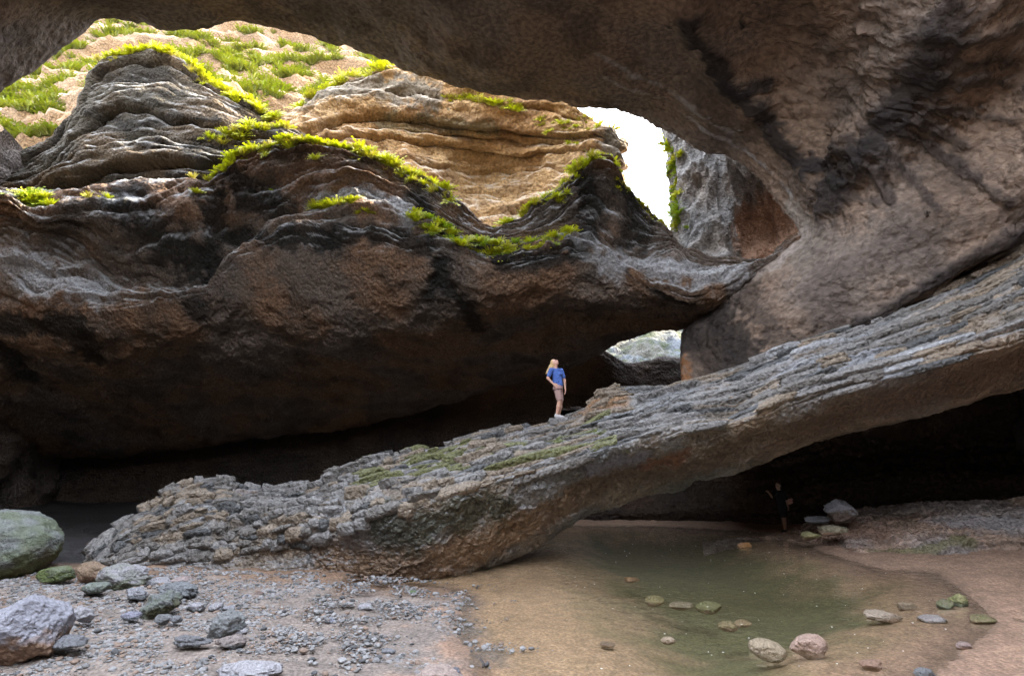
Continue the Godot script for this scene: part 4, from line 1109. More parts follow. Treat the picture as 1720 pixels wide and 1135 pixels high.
	tag(put(w1, "driftwood", plain_mat("grey_wood", Color(0.25, 0.25, 0.25))), "thin grey crooked branch lying beside the bottom left boulder", "branch")
	var w2 := tube([floor_at(806, 1105, 0.08), floor_at(812, 1115, 0.1), floor_at(810, 1122, 0.06)], [0.015, 0.02, 0.012])
	tag(put(w2, "driftwood", plain_mat("dark_wood", Color(0.06, 0.05, 0.045))), "short dark twig on the water's left edge near the bottom", "twig")
	# gravel too small to count
	var kinds := []
	for k in 3: kinds.append(stone_mesh(900 + k, Vector3(1, 0.55, 0.8), 10, 0.15, Color(1, 1, 1), Color(0.7, 0.66, 0.62), 0.0, 5))
	var gm := rock_mat("pebbles", 0.8, 2.0, 0.6, 0.9)
	for k in 3:
		var places := []
		var tries := 0
		while places.size() < 9000 and tries < 50000:
			tries += 1
			var x := rng.randf_range(-15.0, 0.6)
			var z := rng.randf_range(-13.4, -7.3)
			var dens := 0.35 + 0.9 * noise_b.get_noise_2d(x * 8.0, z * 8.0) + 0.4 * smoothstep(-2.0, -7.0, x)
			if rng.randf() > dens or x > -0.9 + 0.9 * noise_b.get_noise_1d(z * 9.0) + 1.0 * pow(rng.randf(), 3.0): continue
			if absf(x / z) > 0.95: continue
			var s := 0.016 + 0.03 * rng.randf() + 0.1 * pow(rng.randf(), 8.0)
			places.append([x, z, s])
		var mm := MultiMesh.new()
		mm.transform_format = MultiMesh.TRANSFORM_3D
		mm.use_colors = true
		mm.mesh = kinds[k]
		mm.instance_count = places.size()
		for i in places.size():
			var q: Array = places[i]
			var b := Basis.from_euler(Vector3(rng.randf_range(-0.3, 0.3), rng.randf() * TAU, rng.randf_range(-0.3, 0.3))).scaled_local(Vector3(q[2], q[2] * rng.randf_range(0.6, 1.1), q[2] * rng.randf_range(0.7, 1.2)))
			mm.set_instance_transform(i, Transform3D(b, Vector3(q[0], floor_y(q[0], q[1], -3.0 + 2.9 * smoothstep(-3.0, -0.8, q[0])) - q[2] * 0.12, q[1])))
			var t := rng.randf()
			var c := Color(0.19, 0.185, 0.18).lerp(Color(0.38, 0.37, 0.36), t)
			if rng.randf() < 0.2: c = Color(0.28, 0.2, 0.15)
			if rng.randf() < 0.15: c = Color(0.1, 0.1, 0.1)
			mm.set_instance_color(i, c)
		var o := MultiMeshInstance3D.new()
		o.name = numbered("gravel")
		o.multimesh = mm
		o.material_override = gm
		add_child(o, true)
		tag(o, "loose grey gravel strewn over the left floor", "gravel", "", "stuff")

	# flecks afloat
	var fleck := stone_mesh(77, Vector3(1, 0.2, 0.7), 6, 0.2, Color(1, 1, 1), Color(1, 1, 1), 0.0, 4)
	var fm := MultiMesh.new()
	fm.transform_format = MultiMesh.TRANSFORM_3D
	fm.mesh = fleck
	var spots := []
	while spots.size() < 90:
		var p := Vector2(rng.randf_range(1.0, 11.0), rng.randf_range(-19.0, -8.2))
		if shore_gap(p) > 0.3: spots.append(p)
	fm.instance_count = spots.size()
	for i in spots.size():
		var s := rng.randf_range(0.012, 0.04)
		fm.set_instance_transform(i, Transform3D(Basis(Vector3.UP, rng.randf() * TAU).scaled(Vector3(s, s, s)), Vector3(spots[i].x, 0.0, spots[i].y)))
	var fo := MultiMeshInstance3D.new()
	fo.name = numbered("floating_flecks")
	fo.multimesh = fm
	fo.material_override = plain_mat("pale_fleck", Color(0.62, 0.62, 0.6))
	add_child(fo, true)
	tag(fo, "tiny pale flecks floating on the green pool", "flecks", "", "stuff")

func tube(p: Array, r: Array) -> ArrayMesh:
	var n := 9
	var m := p.size()
	var pos := PackedVector3Array()
	var c := PackedVector3Array(p)
	var steps := (m - 1) * 4 + 1
	var line := curve(c, steps)
	for j in steps:
		var d := (line[mini(j + 1, steps - 1)] - line[maxi(j - 1, 0)]).normalized()
		var s := d.cross(Vector3(0.3, 1, 0.2)).normalized()
		var t := s.cross(d)
		var f := j / 4.0
		var k := mini(int(f), m - 2)
		var rad := lerpf(r[k], r[k + 1], f - k)
		if j == 0 or j == steps - 1: rad *= 0.15
		for i in n:
			var a := TAU * (i % (n - 1)) / float(n - 1)
			pos.append(line[j] + (s * cos(a) + t * sin(a)) * rad)
	var sh := {"n": n, "m": steps, "pos": pos, "col": PackedColorArray()}
	sh.nor = grid_normals(pos, n, steps)
	var col := PackedColorArray()
	col.resize(pos.size())
	col.fill(Color.WHITE)
	sh.col = col
	return mesh_of(sh)

# ---- ferns and grass on the rims ----
# a tuft: arching fronds, each a folded strip with leaflets
func tuft_mesh(seed_: int, fronds: int, ca: Color, cb: Color, upright: float, wide: float) -> ArrayMesh:
	var r := RandomNumberGenerator.new()
	r.seed = seed_
	var v := PackedVector3Array()
	var nn := PackedVector3Array()
	var cc := PackedColorArray()
	var idx := PackedInt32Array()
	for k in fronds:
		var a := r.randf() * TAU
		var out := Vector3(cos(a), 0, sin(a))
		var lean := r.randf_range(0.15, 1.0) * (1.0 - upright)
		var ln := r.randf_range(0.5, 1.0)
		var base := out * r.randf_range(0.0, 0.22)
		var side := Vector3(-out.z, 0, out.x).rotated(Vector3.UP, r.randf_range(-0.5, 0.5))
		var c0 := ca.lerp(cb, r.randf())
		c0 *= r.randf_range(0.75, 1.2)
		c0.a = 1.0
		var segs := 5
		for s in segs:
			var t0 := s / float(segs)
			var t1 := (s + 1) / float(segs)
			var p0 := base + ln * (out * (lean * t0 + 0.5 * lean * t0 * t0) + Vector3.UP * (t0 * 0.9 - 0.55 * lean * t0 * t0))
			var p1 := base + ln * (out * (lean * t1 + 0.5 * lean * t1 * t1) + Vector3.UP * (t1 * 0.9 - 0.55 * lean * t1 * t1))
			for w in [-1.0, 1.0]:
				var reach := wide * ln * (0.3 + 0.9 * sin(PI * (0.15 + 0.8 * t0)))
				var tip: Vector3 = p1 + side * w * reach + Vector3(0, -0.3 * reach + r.randf_range(-0.03, 0.03), 0)
				var b := v.size()
				var nrm := ((p1 - p0).cross(tip - p0)).normalized()
				if nrm.y < 0: nrm = -nrm
				v.append(p0); v.append(p1); v.append(tip)
				for q in 3:
					nn.append(nrm); cc.append(c0)
				if ((v[b + 2] - v[b]).cross(v[b + 1] - v[b])).dot(nrm) > 0: idx.append_array(PackedInt32Array([b, b + 1, b + 2]))
				else: idx.append_array(PackedInt32Array([b, b + 2, b + 1]))
	return arrays_mesh(v, nn, cc, idx)

var tufts := []
var leaf: StandardMaterial3D

func plant_row(sh: Dictionary, line: Array, count: int, size: float, called: String, label: String, category: String, group: String, spread := 14.0, kinds := [0, 1, 2]) -> void:
	if not sh.has("px"): stain_or_light(sh, [line[0], line[1]], 0.01, Color.BLACK, 0.0)
	var places := []
	var total := 0.0
	for k in range(2, line.size(), 2): total += Vector2(line[k] - line[k - 2], line[k + 1] - line[k - 1]).length()
	if count >= 8: count = int(count * 2.6)
	for i in count:
		var want := total * (i + rng.randf()) / count
		var at := Vector2(line[0], line[1])
		for k in range(2, line.size(), 2):
			var a := Vector2(line[k - 2], line[k - 1])
			var b := Vector2(line[k], line[k + 1])
			if want <= a.distance_to(b) or k == line.size() - 2:
				at = a.lerp(b, clampf(want / a.distance_to(b), 0, 1))
				break
			want -= a.distance_to(b)
		at += Vector2(rng.randfn(0.0, spread * 0.6), rng.randfn(0.0, spread * 0.38))
		var k := nearest(sh, at.x, at.y)
		var n: Vector3 = sh.nor[k]
		var s := size * 0.8 * lerpf(0.35, 1.15, pow(rng.randf(), 1.6))
		var bs := Basis(Quaternion(Vector3.UP, (Vector3.UP * 0.7 + n * 0.6).normalized())) * Basis(Vector3.UP, rng.randf() * TAU) * Basis.from_scale(Vector3(s, s * rng.randf_range(0.7, 1.1), s))
		places.append(Transform3D(bs, sh.pos[k] - Vector3(0, 0.04, 0)))
	# a handful of tufts grown together is one plant; a long fringe nobody could count is one object
	if count < 34:
		var st := SurfaceTool.new()
		st.begin(Mesh.PRIMITIVE_TRIANGLES)
		var mid: Vector3 = places[count / 2].origin
		for t in places: st.append_from((tufts[kinds[rng.randi() % kinds.size()]] as MeshInstance3D).mesh, 0, Transform3D((t as Transform3D).basis, (t as Transform3D).origin - mid))
		var o := put(st.commit(), called, leaf)
		o.position = mid
		tag(o, label, category, group)
		return
	for kk in kinds:
		var own := []
		for t in places.size():
			if t % kinds.size() == kinds.find(kk): own.append(places[t])
		var mm := MultiMesh.new()
		mm.transform_format = MultiMesh.TRANSFORM_3D
		mm.mesh = (tufts[kk] as MeshInstance3D).mesh
		mm.instance_count = own.size()
		for t in own.size(): mm.set_instance_transform(t, own[t])
		var o := MultiMeshInstance3D.new()
		o.name = numbered(called + "s")
		o.multimesh = mm
		o.material_override = leaf
		add_child(o, true)
		tag(o, label, category, group, "stuff")

func build_plants() -> void:
	leaf = StandardMaterial3D.new()
	leaf.resource_name = "leaves"
	leaf.vertex_color_use_as_albedo = true
	leaf.roughness = 0.55
	leaf.backlight_enabled = true
	leaf.backlight = Color(0.75, 0.8, 0.3)
	leaf.cull_mode = BaseMaterial3D.CULL_DISABLED
	for q in [[1, 46, Color(0.35, 0.36, 0.012), Color(0.48, 0.44, 0.025), 0.1, 0.16], [2, 54, Color(0.30, 0.33, 0.012), Color(0.45, 0.42, 0.025), 0.35, 0.11], [3, 60, Color(0.30, 0.27, 0.03), Color(0.33, 0.25, 0.07), 0.5, 0.06], [4, 40, Color(0.15, 0.23, 0.02), Color(0.28, 0.33, 0.03), 0.15, 0.14]]:
		var o := MeshInstance3D.new()
		o.mesh = tuft_mesh(q[0], q[1], q[2], q[3], q[4], q[5])
		o.material_override = leaf
		tufts.append(o)
	plant_row(arch, [352, 300, 385, 268, 420, 252, 470, 240, 520, 236, 580, 244], 34, 0.62, "fern", "bright green ferns fringing the middle rim of the shaft, left half", "fern", "", 12.0)
	plant_row(arch, [580, 244, 640, 262, 690, 288, 730, 318, 748, 330], 26, 0.6, "fern", "bright green ferns fringing the middle rim where it slopes down to the right", "fern", "", 12.0)
	plant_row(buttress, [350, 236, 400, 226, 440, 218, 490, 218], 14, 0.6, "fern", "yellow green ferns in the short row above the left of the middle rim", "fern", "", 9.0)
	plant_row(arch, [838, 358, 880, 342, 920, 318, 960, 290, 1010, 256], 30, 0.5, "fern", "yellow green ferns climbing the left side of the dark knoll", "fern", "", 8.0)
	plant_row(arch, [1032, 268, 1050, 305, 1080, 335, 1120, 380], 18, 0.36, "fern", "small yellow ferns down the right side of the dark knoll", "fern", "", 7.0, [0, 2])
	plant_row(arch, [885, 352, 920, 338, 950, 326], 8, 0.45, "fern", "short row of green ferns below the knoll's left rim", "fern", "", 7.0)
	plant_row(arch, [690, 366, 720, 385, 760, 400, 800, 415, 840, 424], 26, 0.62, "fern", "lush green ferns on the lower rim above the overhang, left half", "fern", "", 10.0, [0, 3, 1])
	plant_row(arch, [840, 424, 880, 414, 920, 407, 962, 398], 16, 0.5, "fern", "lush green ferns on the lower rim above the overhang, right half", "fern", "", 8.0, [0, 3, 1])
	plant_row(arch, [525, 350, 560, 346, 592, 342], 9, 0.62, "fern", "dense green fern clump on the grey hump left of the lower rim", "fern", "", 7.0)
	plant_row(arch, [600, 355, 625, 352], 3, 0.42, "fern", "small fern just right of the clump on the grey hump", "fern", "", 5.0)
	plant_row(arch, [38, 326, 60, 330, 85, 338], 9, 0.75, "grass_tuft", "long leafed green tuft on the far left ledge", "grass tuft", "", 8.0, [3, 1])
	plant_row(arch, [125, 328, 160, 330, 190, 328], 6, 0.4, "grass_tuft", "thin green tuft on the terraced ledge right of the far left tufts", "grass tuft", "", 8.0, [1, 2])
	plant_row(arch, [328, 292, 332, 296], 2, 0.45, "fern", "lone fern above the left end of the middle rim", "fern", "", 3.0)
	plant_row(arch, [328, 318, 334, 322], 2, 0.5, "fern", "lone fern hanging below the left end of the middle rim", "fern", "", 3.0)
	plant_row(arch, [532, 268, 536, 268], 1, 0.5, "fern", "single fern on the dark rock below the middle rim", "fern", "", 1.0)
	plant_row(arch, [452, 318, 456, 320], 1, 0.5, "fern", "single drooping fern on the dark wall under the middle rim", "fern", "", 1.0, [3])
	plant_row(buttress, [160, 96, 200, 86, 250, 82, 300, 88], 16, 0.6, "grass_tuft", "yellow grass on the summit of the dark buttress", "grass tuft", "", 8.0, [2, 0])
	plant_row(buttress, [320, 105, 360, 130, 400, 155, 440, 172, 480, 178], 30, 0.75, "grass_tuft", "yellow green grass in the band down the buttress's right shoulder", "grass tuft", "", 12.0, [0, 2])
	plant_row(strata, [490, 165, 520, 150, 560, 128, 610, 112, 655, 108], 26, 0.75, "grass_tuft", "yellow green grass along the top of the brown wall, left part", "grass tuft", "", 10.0, [0, 2])
	plant_row(strata, [750, 165, 790, 168, 840, 175, 880, 188], 20, 0.6, "grass_tuft", "yellow grass along the top of the brown wall beside the roof's edge", "grass tuft", "", 8.0, [0, 2])
	plant_row(strata, [900, 200, 950, 215, 1000, 205, 1022, 215], 10, 0.45, "grass_tuft", "sparse yellow tufts scattered on the brown wall's right shoulder", "grass tuft", "", 16.0, [2, 0])
	plant_row(strata, [940, 244, 980, 240], 5, 0.45, "grass_tuft", "round green tuft on a ledge of the brown wall above the knoll", "grass tuft", "", 8.0, [0, 1])
	plant_row(pillar, [1126, 235, 1130, 290, 1134, 330, 1138, 385], 18, 0.5, "fern", "green ferns on the left edge of the grey pillar beside the sky gap", "fern", "", 6.0, [0, 3])
	plant_row(pillar, [1132, 268, 1150, 258], 5, 0.45, "fern", "green fern on the small shelf of the grey pillar", "fern", "", 4.0)
	plant_row(pillar, [1140, 345, 1146, 385], 5, 0.5, "fern", "dark green fern low on the pillar's left foot", "fern", "", 5.0, [3])
	# meadow of the far slope: too much to count
	var mm := MultiMesh.new()
	mm.transform_format = MultiMesh.TRANSFORM_3D
	mm.mesh = tuft_mesh(9, 34, Color(0.10, 0.12, 0.012), Color(0.17, 0.16, 0.03), 0.4, 0.08)
	var where := []
	var n: int = slope.n
	var pos: PackedVector3Array = slope.pos
	for t in 60000:
		var k := rng.randi() % pos.size()
		var p := pos[k]
		if (slope.nor[k] as Vector3).y < 0.38: continue
		if noise_b.get_noise_3dv(p * 2.2) + 0.4 * noise_a.get_noise_3dv(p * 6.0) < 0.12: continue
		where.append(p)
		if where.size() > 5000: break
	mm.instance_count = where.size()
	for i in where.size():
		var s := rng.randf_range(0.5, 1.2)
		mm.set_instance_transform(i, Transform3D(Basis(Vector3.UP, rng.randf() * TAU).scaled(Vector3(s, s * 0.7, s)), where[i] - Vector3(0, 0.06, 0)))
	var o := MultiMeshInstance3D.new()
	o.name = "grass"
	o.multimesh = mm
	o.material_override = leaf
	add_child(o)
	tag(o, "yellow green grass on the sunny slope behind the shaft", "grass", "", "stuff")
	for q in tufts: (q as Node).free()

# ---- people: a smooth field round tapered bones, meshed as surface nets ----
func field_mesh(bones: Array, cell: float, k: float) -> ArrayMesh:
	var lo := Vector3.ONE * 1e9
	var hi := -lo
	for b in bones:
		var r := maxf(b[2], b[3]) + cell * 3.0
		for p in [b[0], b[1]]:
			lo = lo.min((p as Vector3) - Vector3.ONE * r)
			hi = hi.max((p as Vector3) + Vector3.ONE * r)
	var dim := Vector3i(((hi - lo) / cell).ceil()) + Vector3i.ONE
	var f := PackedFloat32Array()
	f.resize(dim.x * dim.y * dim.z)
	f.fill(1.0)
	var own := PackedInt32Array()
	own.resize(f.size())
	var best := PackedFloat32Array()
	best.resize(f.size())
	best.fill(9.0)
	for bi in bones.size():
		var b: Array = bones[bi]
		var a: Vector3 = b[0]
		var ab: Vector3 = b[1] - a
		var l2 := maxf(ab.length_squared(), 1e-8)
		var ra: float = b[2]
		var rb: float = b[3]
		var flat: Vector3 = b[5] if b.size() > 5 else Vector3.ONE
		var r := maxf(ra, rb) * 1.3 + k + cell * 2.0
		var i0 := Vector3i(((a.min(b[1]) - Vector3.ONE * r - lo) / cell).floor()).clamp(Vector3i.ZERO, dim - Vector3i.ONE)
		var i1 := Vector3i(((a.max(b[1]) + Vector3.ONE * r - lo) / cell).ceil()).clamp(Vector3i.ZERO, dim - Vector3i.ONE)
		for z in range(i0.z, i1.z + 1):
			for y in range(i0.y, i1.y + 1):
				var at := (z * dim.y + y) * dim.x
				for x in range(i0.x, i1.x + 1):
					var p := lo + Vector3(x, y, z) * cell - a
					var t := clampf(p.dot(ab) / l2, 0, 1)
					var d := ((p - ab * t) * flat).length() - lerpf(ra, rb, t)
					if d > k + 0.06: continue
					var q := f[at + x]
					var h := maxf(k - absf(q - d), 0.0) / k
					f[at + x] = minf(q, d) - h * h * k * 0.25
					if d < best[at + x]:
						best[at + x] = d
						own[at + x] = bi
	var index := {}
	var v := PackedVector3Array()
	var nn := PackedVector3Array()
	var cc := PackedColorArray()
	var sx := 1
	var sy := dim.x
	var sz := dim.x * dim.y
	for z in dim.z - 1:
		for y in dim.y - 1:
			for x in dim.x - 1:
				var o := z * sz + y * sy + x
				var neg := 0
				for c in 8:
					if f[o + (c & 1) * sx + ((c >> 1) & 1) * sy + (c >> 2) * sz] < 0.0: neg += 1
				if neg == 0 or neg == 8: continue
				var sum := Vector3.ZERO
				var cnt := 0
				for e in [[0, 1], [2, 3], [4, 5], [6, 7], [0, 2], [1, 3], [4, 6], [5, 7], [0, 4], [1, 5], [2, 6], [3, 7]]:
					var c0: int = e[0]
					var c1: int = e[1]
					var f0 := f[o + (c0 & 1) * sx + ((c0 >> 1) & 1) * sy + (c0 >> 2) * sz]
					var f1 := f[o + (c1 & 1) * sx + ((c1 >> 1) & 1) * sy + (c1 >> 2) * sz]
					if (f0 < 0.0) == (f1 < 0.0): continue
					var t := f0 / (f0 - f1)
					sum += Vector3(c0 & 1, (c0 >> 1) & 1, c0 >> 2).lerp(Vector3(c1 & 1, (c1 >> 1) & 1, c1 >> 2), t)
					cnt += 1
				index[o] = v.size()
				v.append(lo + (Vector3(x, y, z) + sum / cnt) * cell)
				var g := Vector3(f[o + 1] - f[o] + f[o + 1 + sy + sz] - f[o + sy + sz], f[o + sy] - f[o] + f[o + 1 + sy + sz] - f[o + 1 + sz], f[o + sz] - f[o] + f[o + 1 + sy + sz] - f[o + 1 + sy])
				nn.append(g.normalized())
				cc.append(bones[own[o]][4])
	var idx := PackedInt32Array()
	for o in index:
		for ax in 3:
			var s: int = [sx, sy, sz][ax]
			var u: int = [sy, sz, sx][ax]
			var w: int = [sz, sx, sy][ax]
			var f0 := f[o]
			var f1 := f[o + s]
			if (f0 < 0.0) == (f1 < 0.0): continue
			if not (index.has(o - u) and index.has(o - w) and index.has(o - u - w)): continue
			var a: int = index[o]
			var b: int = index[o - u]
			var c: int = index[o - u - w]
			var d: int = index[o - w]
			if f0 < 0.0: idx.append_array(PackedInt32Array([a, c, b, a, d, c]))
			else: idx.append_array(PackedInt32Array([a, b, c, a, c, d]))
	return arrays_mesh(v, nn, cc, idx)

func hand_bones(wrist: Vector3, dir: Vector3, palm_n: Vector3, thumb_side: Vector3, curl: float, c: Color) -> Array:
	# dir: wrist to knuckles; thumb_side: towards the thumb; palm_n: out of the palm
	var out := []
	var knuckle := wrist + dir * 0.085
	for k in 4:
		var off := thumb_side * (0.030 - 0.020 * k)
		out.append([wrist + off * 0.6 + dir * 0.012, knuckle + off, 0.014, 0.0115, c])
		var ln: float = [0.040, 0.045, 0.041, 0.032][k]
		var d1 := (dir + palm_n * curl).normalized()
		var d2 := (dir + palm_n * curl * 2.6).normalized()
		var p1 := knuckle + off + d1 * ln
		var p2 := p1 + d2 * ln * 0.95
		out.append([knuckle + off, p1, 0.0095, 0.0085, c])
		out.append([p1, p2, 0.0085, 0.007, c])
	var t0 := wrist + dir * 0.025 + thumb_side * 0.026
	var t1 := t0 + (dir * 0.6 + thumb_side * 0.7 + palm_n * 0.3).normalized() * 0.042
	var t2 := t1 + (dir * 0.95 + thumb_side * 0.2 + palm_n * 0.3).normalized() * 0.032
	out.append([t0, t1, 0.013, 0.0105, c])
	out.append([t1, t2, 0.0105, 0.0085, c])
	return out

func clothed(root: Node3D, part: String, bones: Array, mat: Material, cell := 0.011, k := 0.03) -> void:
	put(field_mesh(bones, cell, k), part, mat, root)

func figure_mat(called: String, rough: float) -> StandardMaterial3D:
	var m := StandardMaterial3D.new()
	m.resource_name = called
	m.vertex_color_use_as_albedo = true
	m.roughness = rough
	return m

func merge(a: ArrayMesh, b: ArrayMesh) -> ArrayMesh:
	var st := SurfaceTool.new()
	st.begin(Mesh.PRIMITIVE_TRIANGLES)
	st.append_from(a, 0, Transform3D())
	st.append_from(b, 0, Transform3D())
	return st.commit()

func head_bones(c: Vector3, up: Vector3, look: Vector3, skin: Color) -> Array:
	var side := up.cross(look).normalized()
	var lip := Color(0.42, 0.17, 0.14)
	var out := [
		[c + up * 0.035 - look * 0.012, c + up * 0.03 - look * 0.03, 0.082, 0.084, skin],
		[c - up * 0.045 + look * 0.035, c - up * 0.07 + look * 0.05, 0.055, 0.036, skin],
		[c - up * 0.02 + look * 0.03, c - up * 0.02 + look * 0.045, 0.06, 0.05, skin],
		[c + up * 0.01 + look * 0.088, c - up * 0.022 + look * 0.108, 0.008, 0.013, skin],
		[c - up * 0.052 + look * 0.085 + side * 0.018, c - up * 0.052 + look * 0.085 - side * 0.018, 0.007, 0.007, lip]]
	for s in [-1.0, 1.0]:
		out.append([c + up * 0.012 + look * 0.076 + side * s * 0.032, c + up * 0.012 + look * 0.078 + side * s * 0.034, 0.011, 0.011, Color(0.09, 0.06, 0.05)])
		out.append([c + up * 0.03 + look * 0.078 + side * s * 0.02, c + up * 0.03 + look * 0.07 + side * s * 0.048, 0.008, 0.007, skin])
		out.append([c + up * 0.015 - look * 0.01 + side * s * 0.084, c - up * 0.025 - look * 0.004 + side * s * 0.08, 0.012, 0.009, skin])
	return out

func build_people() -> void:
	var skin_m := figure_mat("skin", 0.5)
	skin_m.subsurf_scatter_enabled = true
	skin_m.subsurf_scatter_strength = 0.1
	var cloth_m := figure_mat("cloth", 0.9)
	var hair_m := figure_mat("hair", 0.5)
	var skin := Color(0.50, 0.29, 0.205)
	# the woman on the bridge; x to the right of the picture, z to the camera
	var k := nearest(bridge, 937, 708)
	var feet: Vector3 = bridge.pos[k]
	for p in bridge.pos:
		if absf(p.x - feet.x) < 0.16 and absf(p.z - feet.z) < 0.25: feet.y = maxf(feet.y, p.y)
	feet.y += 0.06
	var slab := put(block_mesh(71), "rock_block", bridge.flat_mat, get_node("rock_bridge"))
	slab.transform = Transform3D(Basis.from_scale(Vector3(0.62, 0.24, 0.6)), feet + Vector3(0.06, -0.125, 0))
	var root := Node3D.new()
	root.name = numbered("person")
	add_child(root)
	root.position = feet + Vector3(0, -0.02, 0)
	root.scale = Vector3.ONE * 1.05
	tag(root, "person in blue T-shirt and pinkish shorts standing on the rock bridge, looking up", "person")
	var look := Vector3(0.62, 0.62, 0.48).normalized()
	var up := (Vector3(-0.45, 0.85, -0.3) - look * look.dot(Vector3(-0.45, 0.85, -0.3))).normalized()
	var head := Vector3(-0.05, 1.565, 0.0)
	var ws := [Vector3(-0.11, 0.945, 0.16), Vector3(0.235, 0.83, -0.06)]
	var es := [Vector3(-0.26, 1.12, 0.06), Vector3(0.225, 1.07, -0.12)]
	var sh := [Vector3(-0.165, 1.345, 0.075), Vector3(0.135, 1.35, -0.075)]
	var body := head_bones(head, up, look, skin)
	body.append_array([
		[Vector3(-0.045, 1.40, 0.0), head - up * 0.05, 0.056, 0.05, skin],
		[Vector3(0.0, 1.22, 0.0), Vector3(-0.03, 1.34, 0.0), 0.115, 0.085, skin],
		[Vector3(0.02, 0.90, 0.0), Vector3(0.0, 1.2, 0.0), 0.12, 0.105, skin],
		[sh[0], es[0], 0.048, 0.039, skin], [es[0], ws[0], 0.038, 0.025, skin],
		[sh[1], es[1], 0.048, 0.038, skin], [es[1], ws[1], 0.037, 0.025, skin],
		[Vector3(0.0, 0.84, 0.065), Vector3(0.05, 0.49, 0.085), 0.088, 0.056, skin],
		[Vector3(0.05, 0.49, 0.085), Vector3(0.025, 0.33, 0.075), 0.053, 0.055, skin], [Vector3(0.025, 0.33, 0.075), Vector3(-0.03, 0.085, 0.065), 0.054, 0.033, skin],
		[Vector3(0.06, 0.84, -0.07), Vector3(0.11, 0.49, -0.085), 0.088, 0.056, skin],
		[Vector3(0.11, 0.49, -0.085), Vector3(0.09, 0.33, -0.1), 0.053, 0.054, skin], [Vector3(0.09, 0.33, -0.1), Vector3(0.05, 0.085, -0.12), 0.053, 0.033, skin]])
	var bm := field_mesh(body, 0.0105, 0.025)
	bm = merge(bm, field_mesh(hand_bones(ws[0], Vector3(0.75, -0.55, 0.2).normalized(), Vector3(-0.4, -0.6, -0.6).normalized(), Vector3(0.5, 0.75, 0.2).normalized(), 0.55, skin), 0.0038, 0.006))
	bm = merge(bm, field_mesh(hand_bones(ws[1], Vector3(0.05, -0.98, 0.1).normalized(), Vector3(-0.9, 0, -0.2).normalized(), Vector3(0.2, 0.1, 0.95).normalized(), 0.35, skin), 0.0038, 0.006))
	put(bm, "body", skin_m, root)
	var blue := Color(0.055, 0.115, 0.34)
	clothed(root, "t_shirt", [
		[Vector3(0.03, 0.955, 0.0), Vector3(0.01, 1.12, 0.0), 0.142, 0.125, blue], [Vector3(0.01, 1.12, 0.0), Vector3(-0.02, 1.3, 0.0), 0.128, 0.115, blue],
		[Vector3(0.06, 1.235, 0.06), Vector3(0.055, 1.23, 0.075), 0.072, 0.07, blue], [Vector3(0.085, 1.235, -0.02), Vector3(0.09, 1.23, -0.01), 0.07, 0.07, blue],
		[sh[0], sh[1], 0.066, 0.066, blue],
		[sh[0], sh[0].lerp(es[0], 0.62), 0.068, 0.064, blue], [sh[1], sh[1].lerp(es[1], 0.6), 0.066, 0.062, blue],
		[Vector3(-0.1, 1.04, 0.09), Vector3(0.03, 1.14, 0.125), 0.014, 0.01, blue], [Vector3(-0.09, 0.98, 0.11), Vector3(0.06, 1.04, 0.14), 0.016, 0.01, blue], [Vector3(-0.05, 1.2, 0.1), Vector3(0.0, 1.12, 0.13), 0.012, 0.01, blue * 0.85], [Vector3(0.11, 1.13, 0.06), Vector3(0.08, 1.0, 0.12), 0.014, 0.012, blue * 1.2], [Vector3(-0.13, 1.03, 0.0), Vector3(-0.06, 1.1, 0.1), 0.02, 0.02, blue], [Vector3(0.13, 0.97, 0.07), Vector3(0.0, 1.06, 0.12), 0.016, 0.016, blue * 0.8]], cloth_m, 0.0085, 0.018)  # darker and lighter blue folds, their shading put into the colour
	var pink := Color(0.33, 0.215, 0.19)
	clothed(root, "shorts", [
		[Vector3(0.03, 0.93, 0.0), Vector3(0.02, 0.86, 0.0), 0.132, 0.14, pink],
		[Vector3(0.0, 0.85, 0.065), Vector3(0.045, 0.535, 0.085), 0.108, 0.082, pink],
		[Vector3(0.06, 0.85, -0.07), Vector3(0.105, 0.535, -0.085), 0.108, 0.082, pink]], cloth_m, 0.0105, 0.03)
	clothed(root, "belt", [[Vector3(-0.09, 0.79, 0.12), Vector3(0.02, 0.80, 0.165), 0.022, 0.022, Color(0.09, 0.05, 0.045)], [Vector3(0.02, 0.80, 0.165), Vector3(0.13, 0.82, 0.09), 0.022, 0.02, Color(0.09, 0.05, 0.045)]], cloth_m, 0.008, 0.01)
	var blond := Color(0.50, 0.33, 0.15)
	var hb := head - look * 0.03
	var fall := Vector3(-0.55, -0.8, -0.05).normalized()
	clothed(root, "hair", [
		[hb + up * 0.045, hb + up * 0.02 - look * 0.02, 0.085, 0.088, blond], [hb - look * 0.03, hb - look * 0.05 + fall * 0.08, 0.082, 0.07, blond],
		[hb - look * 0.05 + fall * 0.08, hb - look * 0.06 + fall * 0.2, 0.078, 0.05, blond], [hb - look * 0.06 + fall * 0.2, hb - look * 0.05 + fall * 0.29, 0.05, 0.022, blond],
		[hb - look * 0.04 + fall * 0.1 + Vector3(0.03, 0, 0.05), hb - look * 0.04 + fall * 0.26 + Vector3(0.05, 0, 0.06), 0.03, 0.012, blond * 0.8], [hb - look * 0.05 + fall * 0.1 - Vector3(0.04, 0, 0), hb - look * 0.06 + fall * 0.3 - Vector3(0.03, 0, 0.02), 0.03, 0.012, blond * 1.15], [hb + up * 0.05 + look * 0.05, hb + up * 0.07 + look * 0.03, 0.03, 0.045, blond]], hair_m, 0.0085, 0.03)
	var shoe := Color(0.42, 0.40, 0.40)
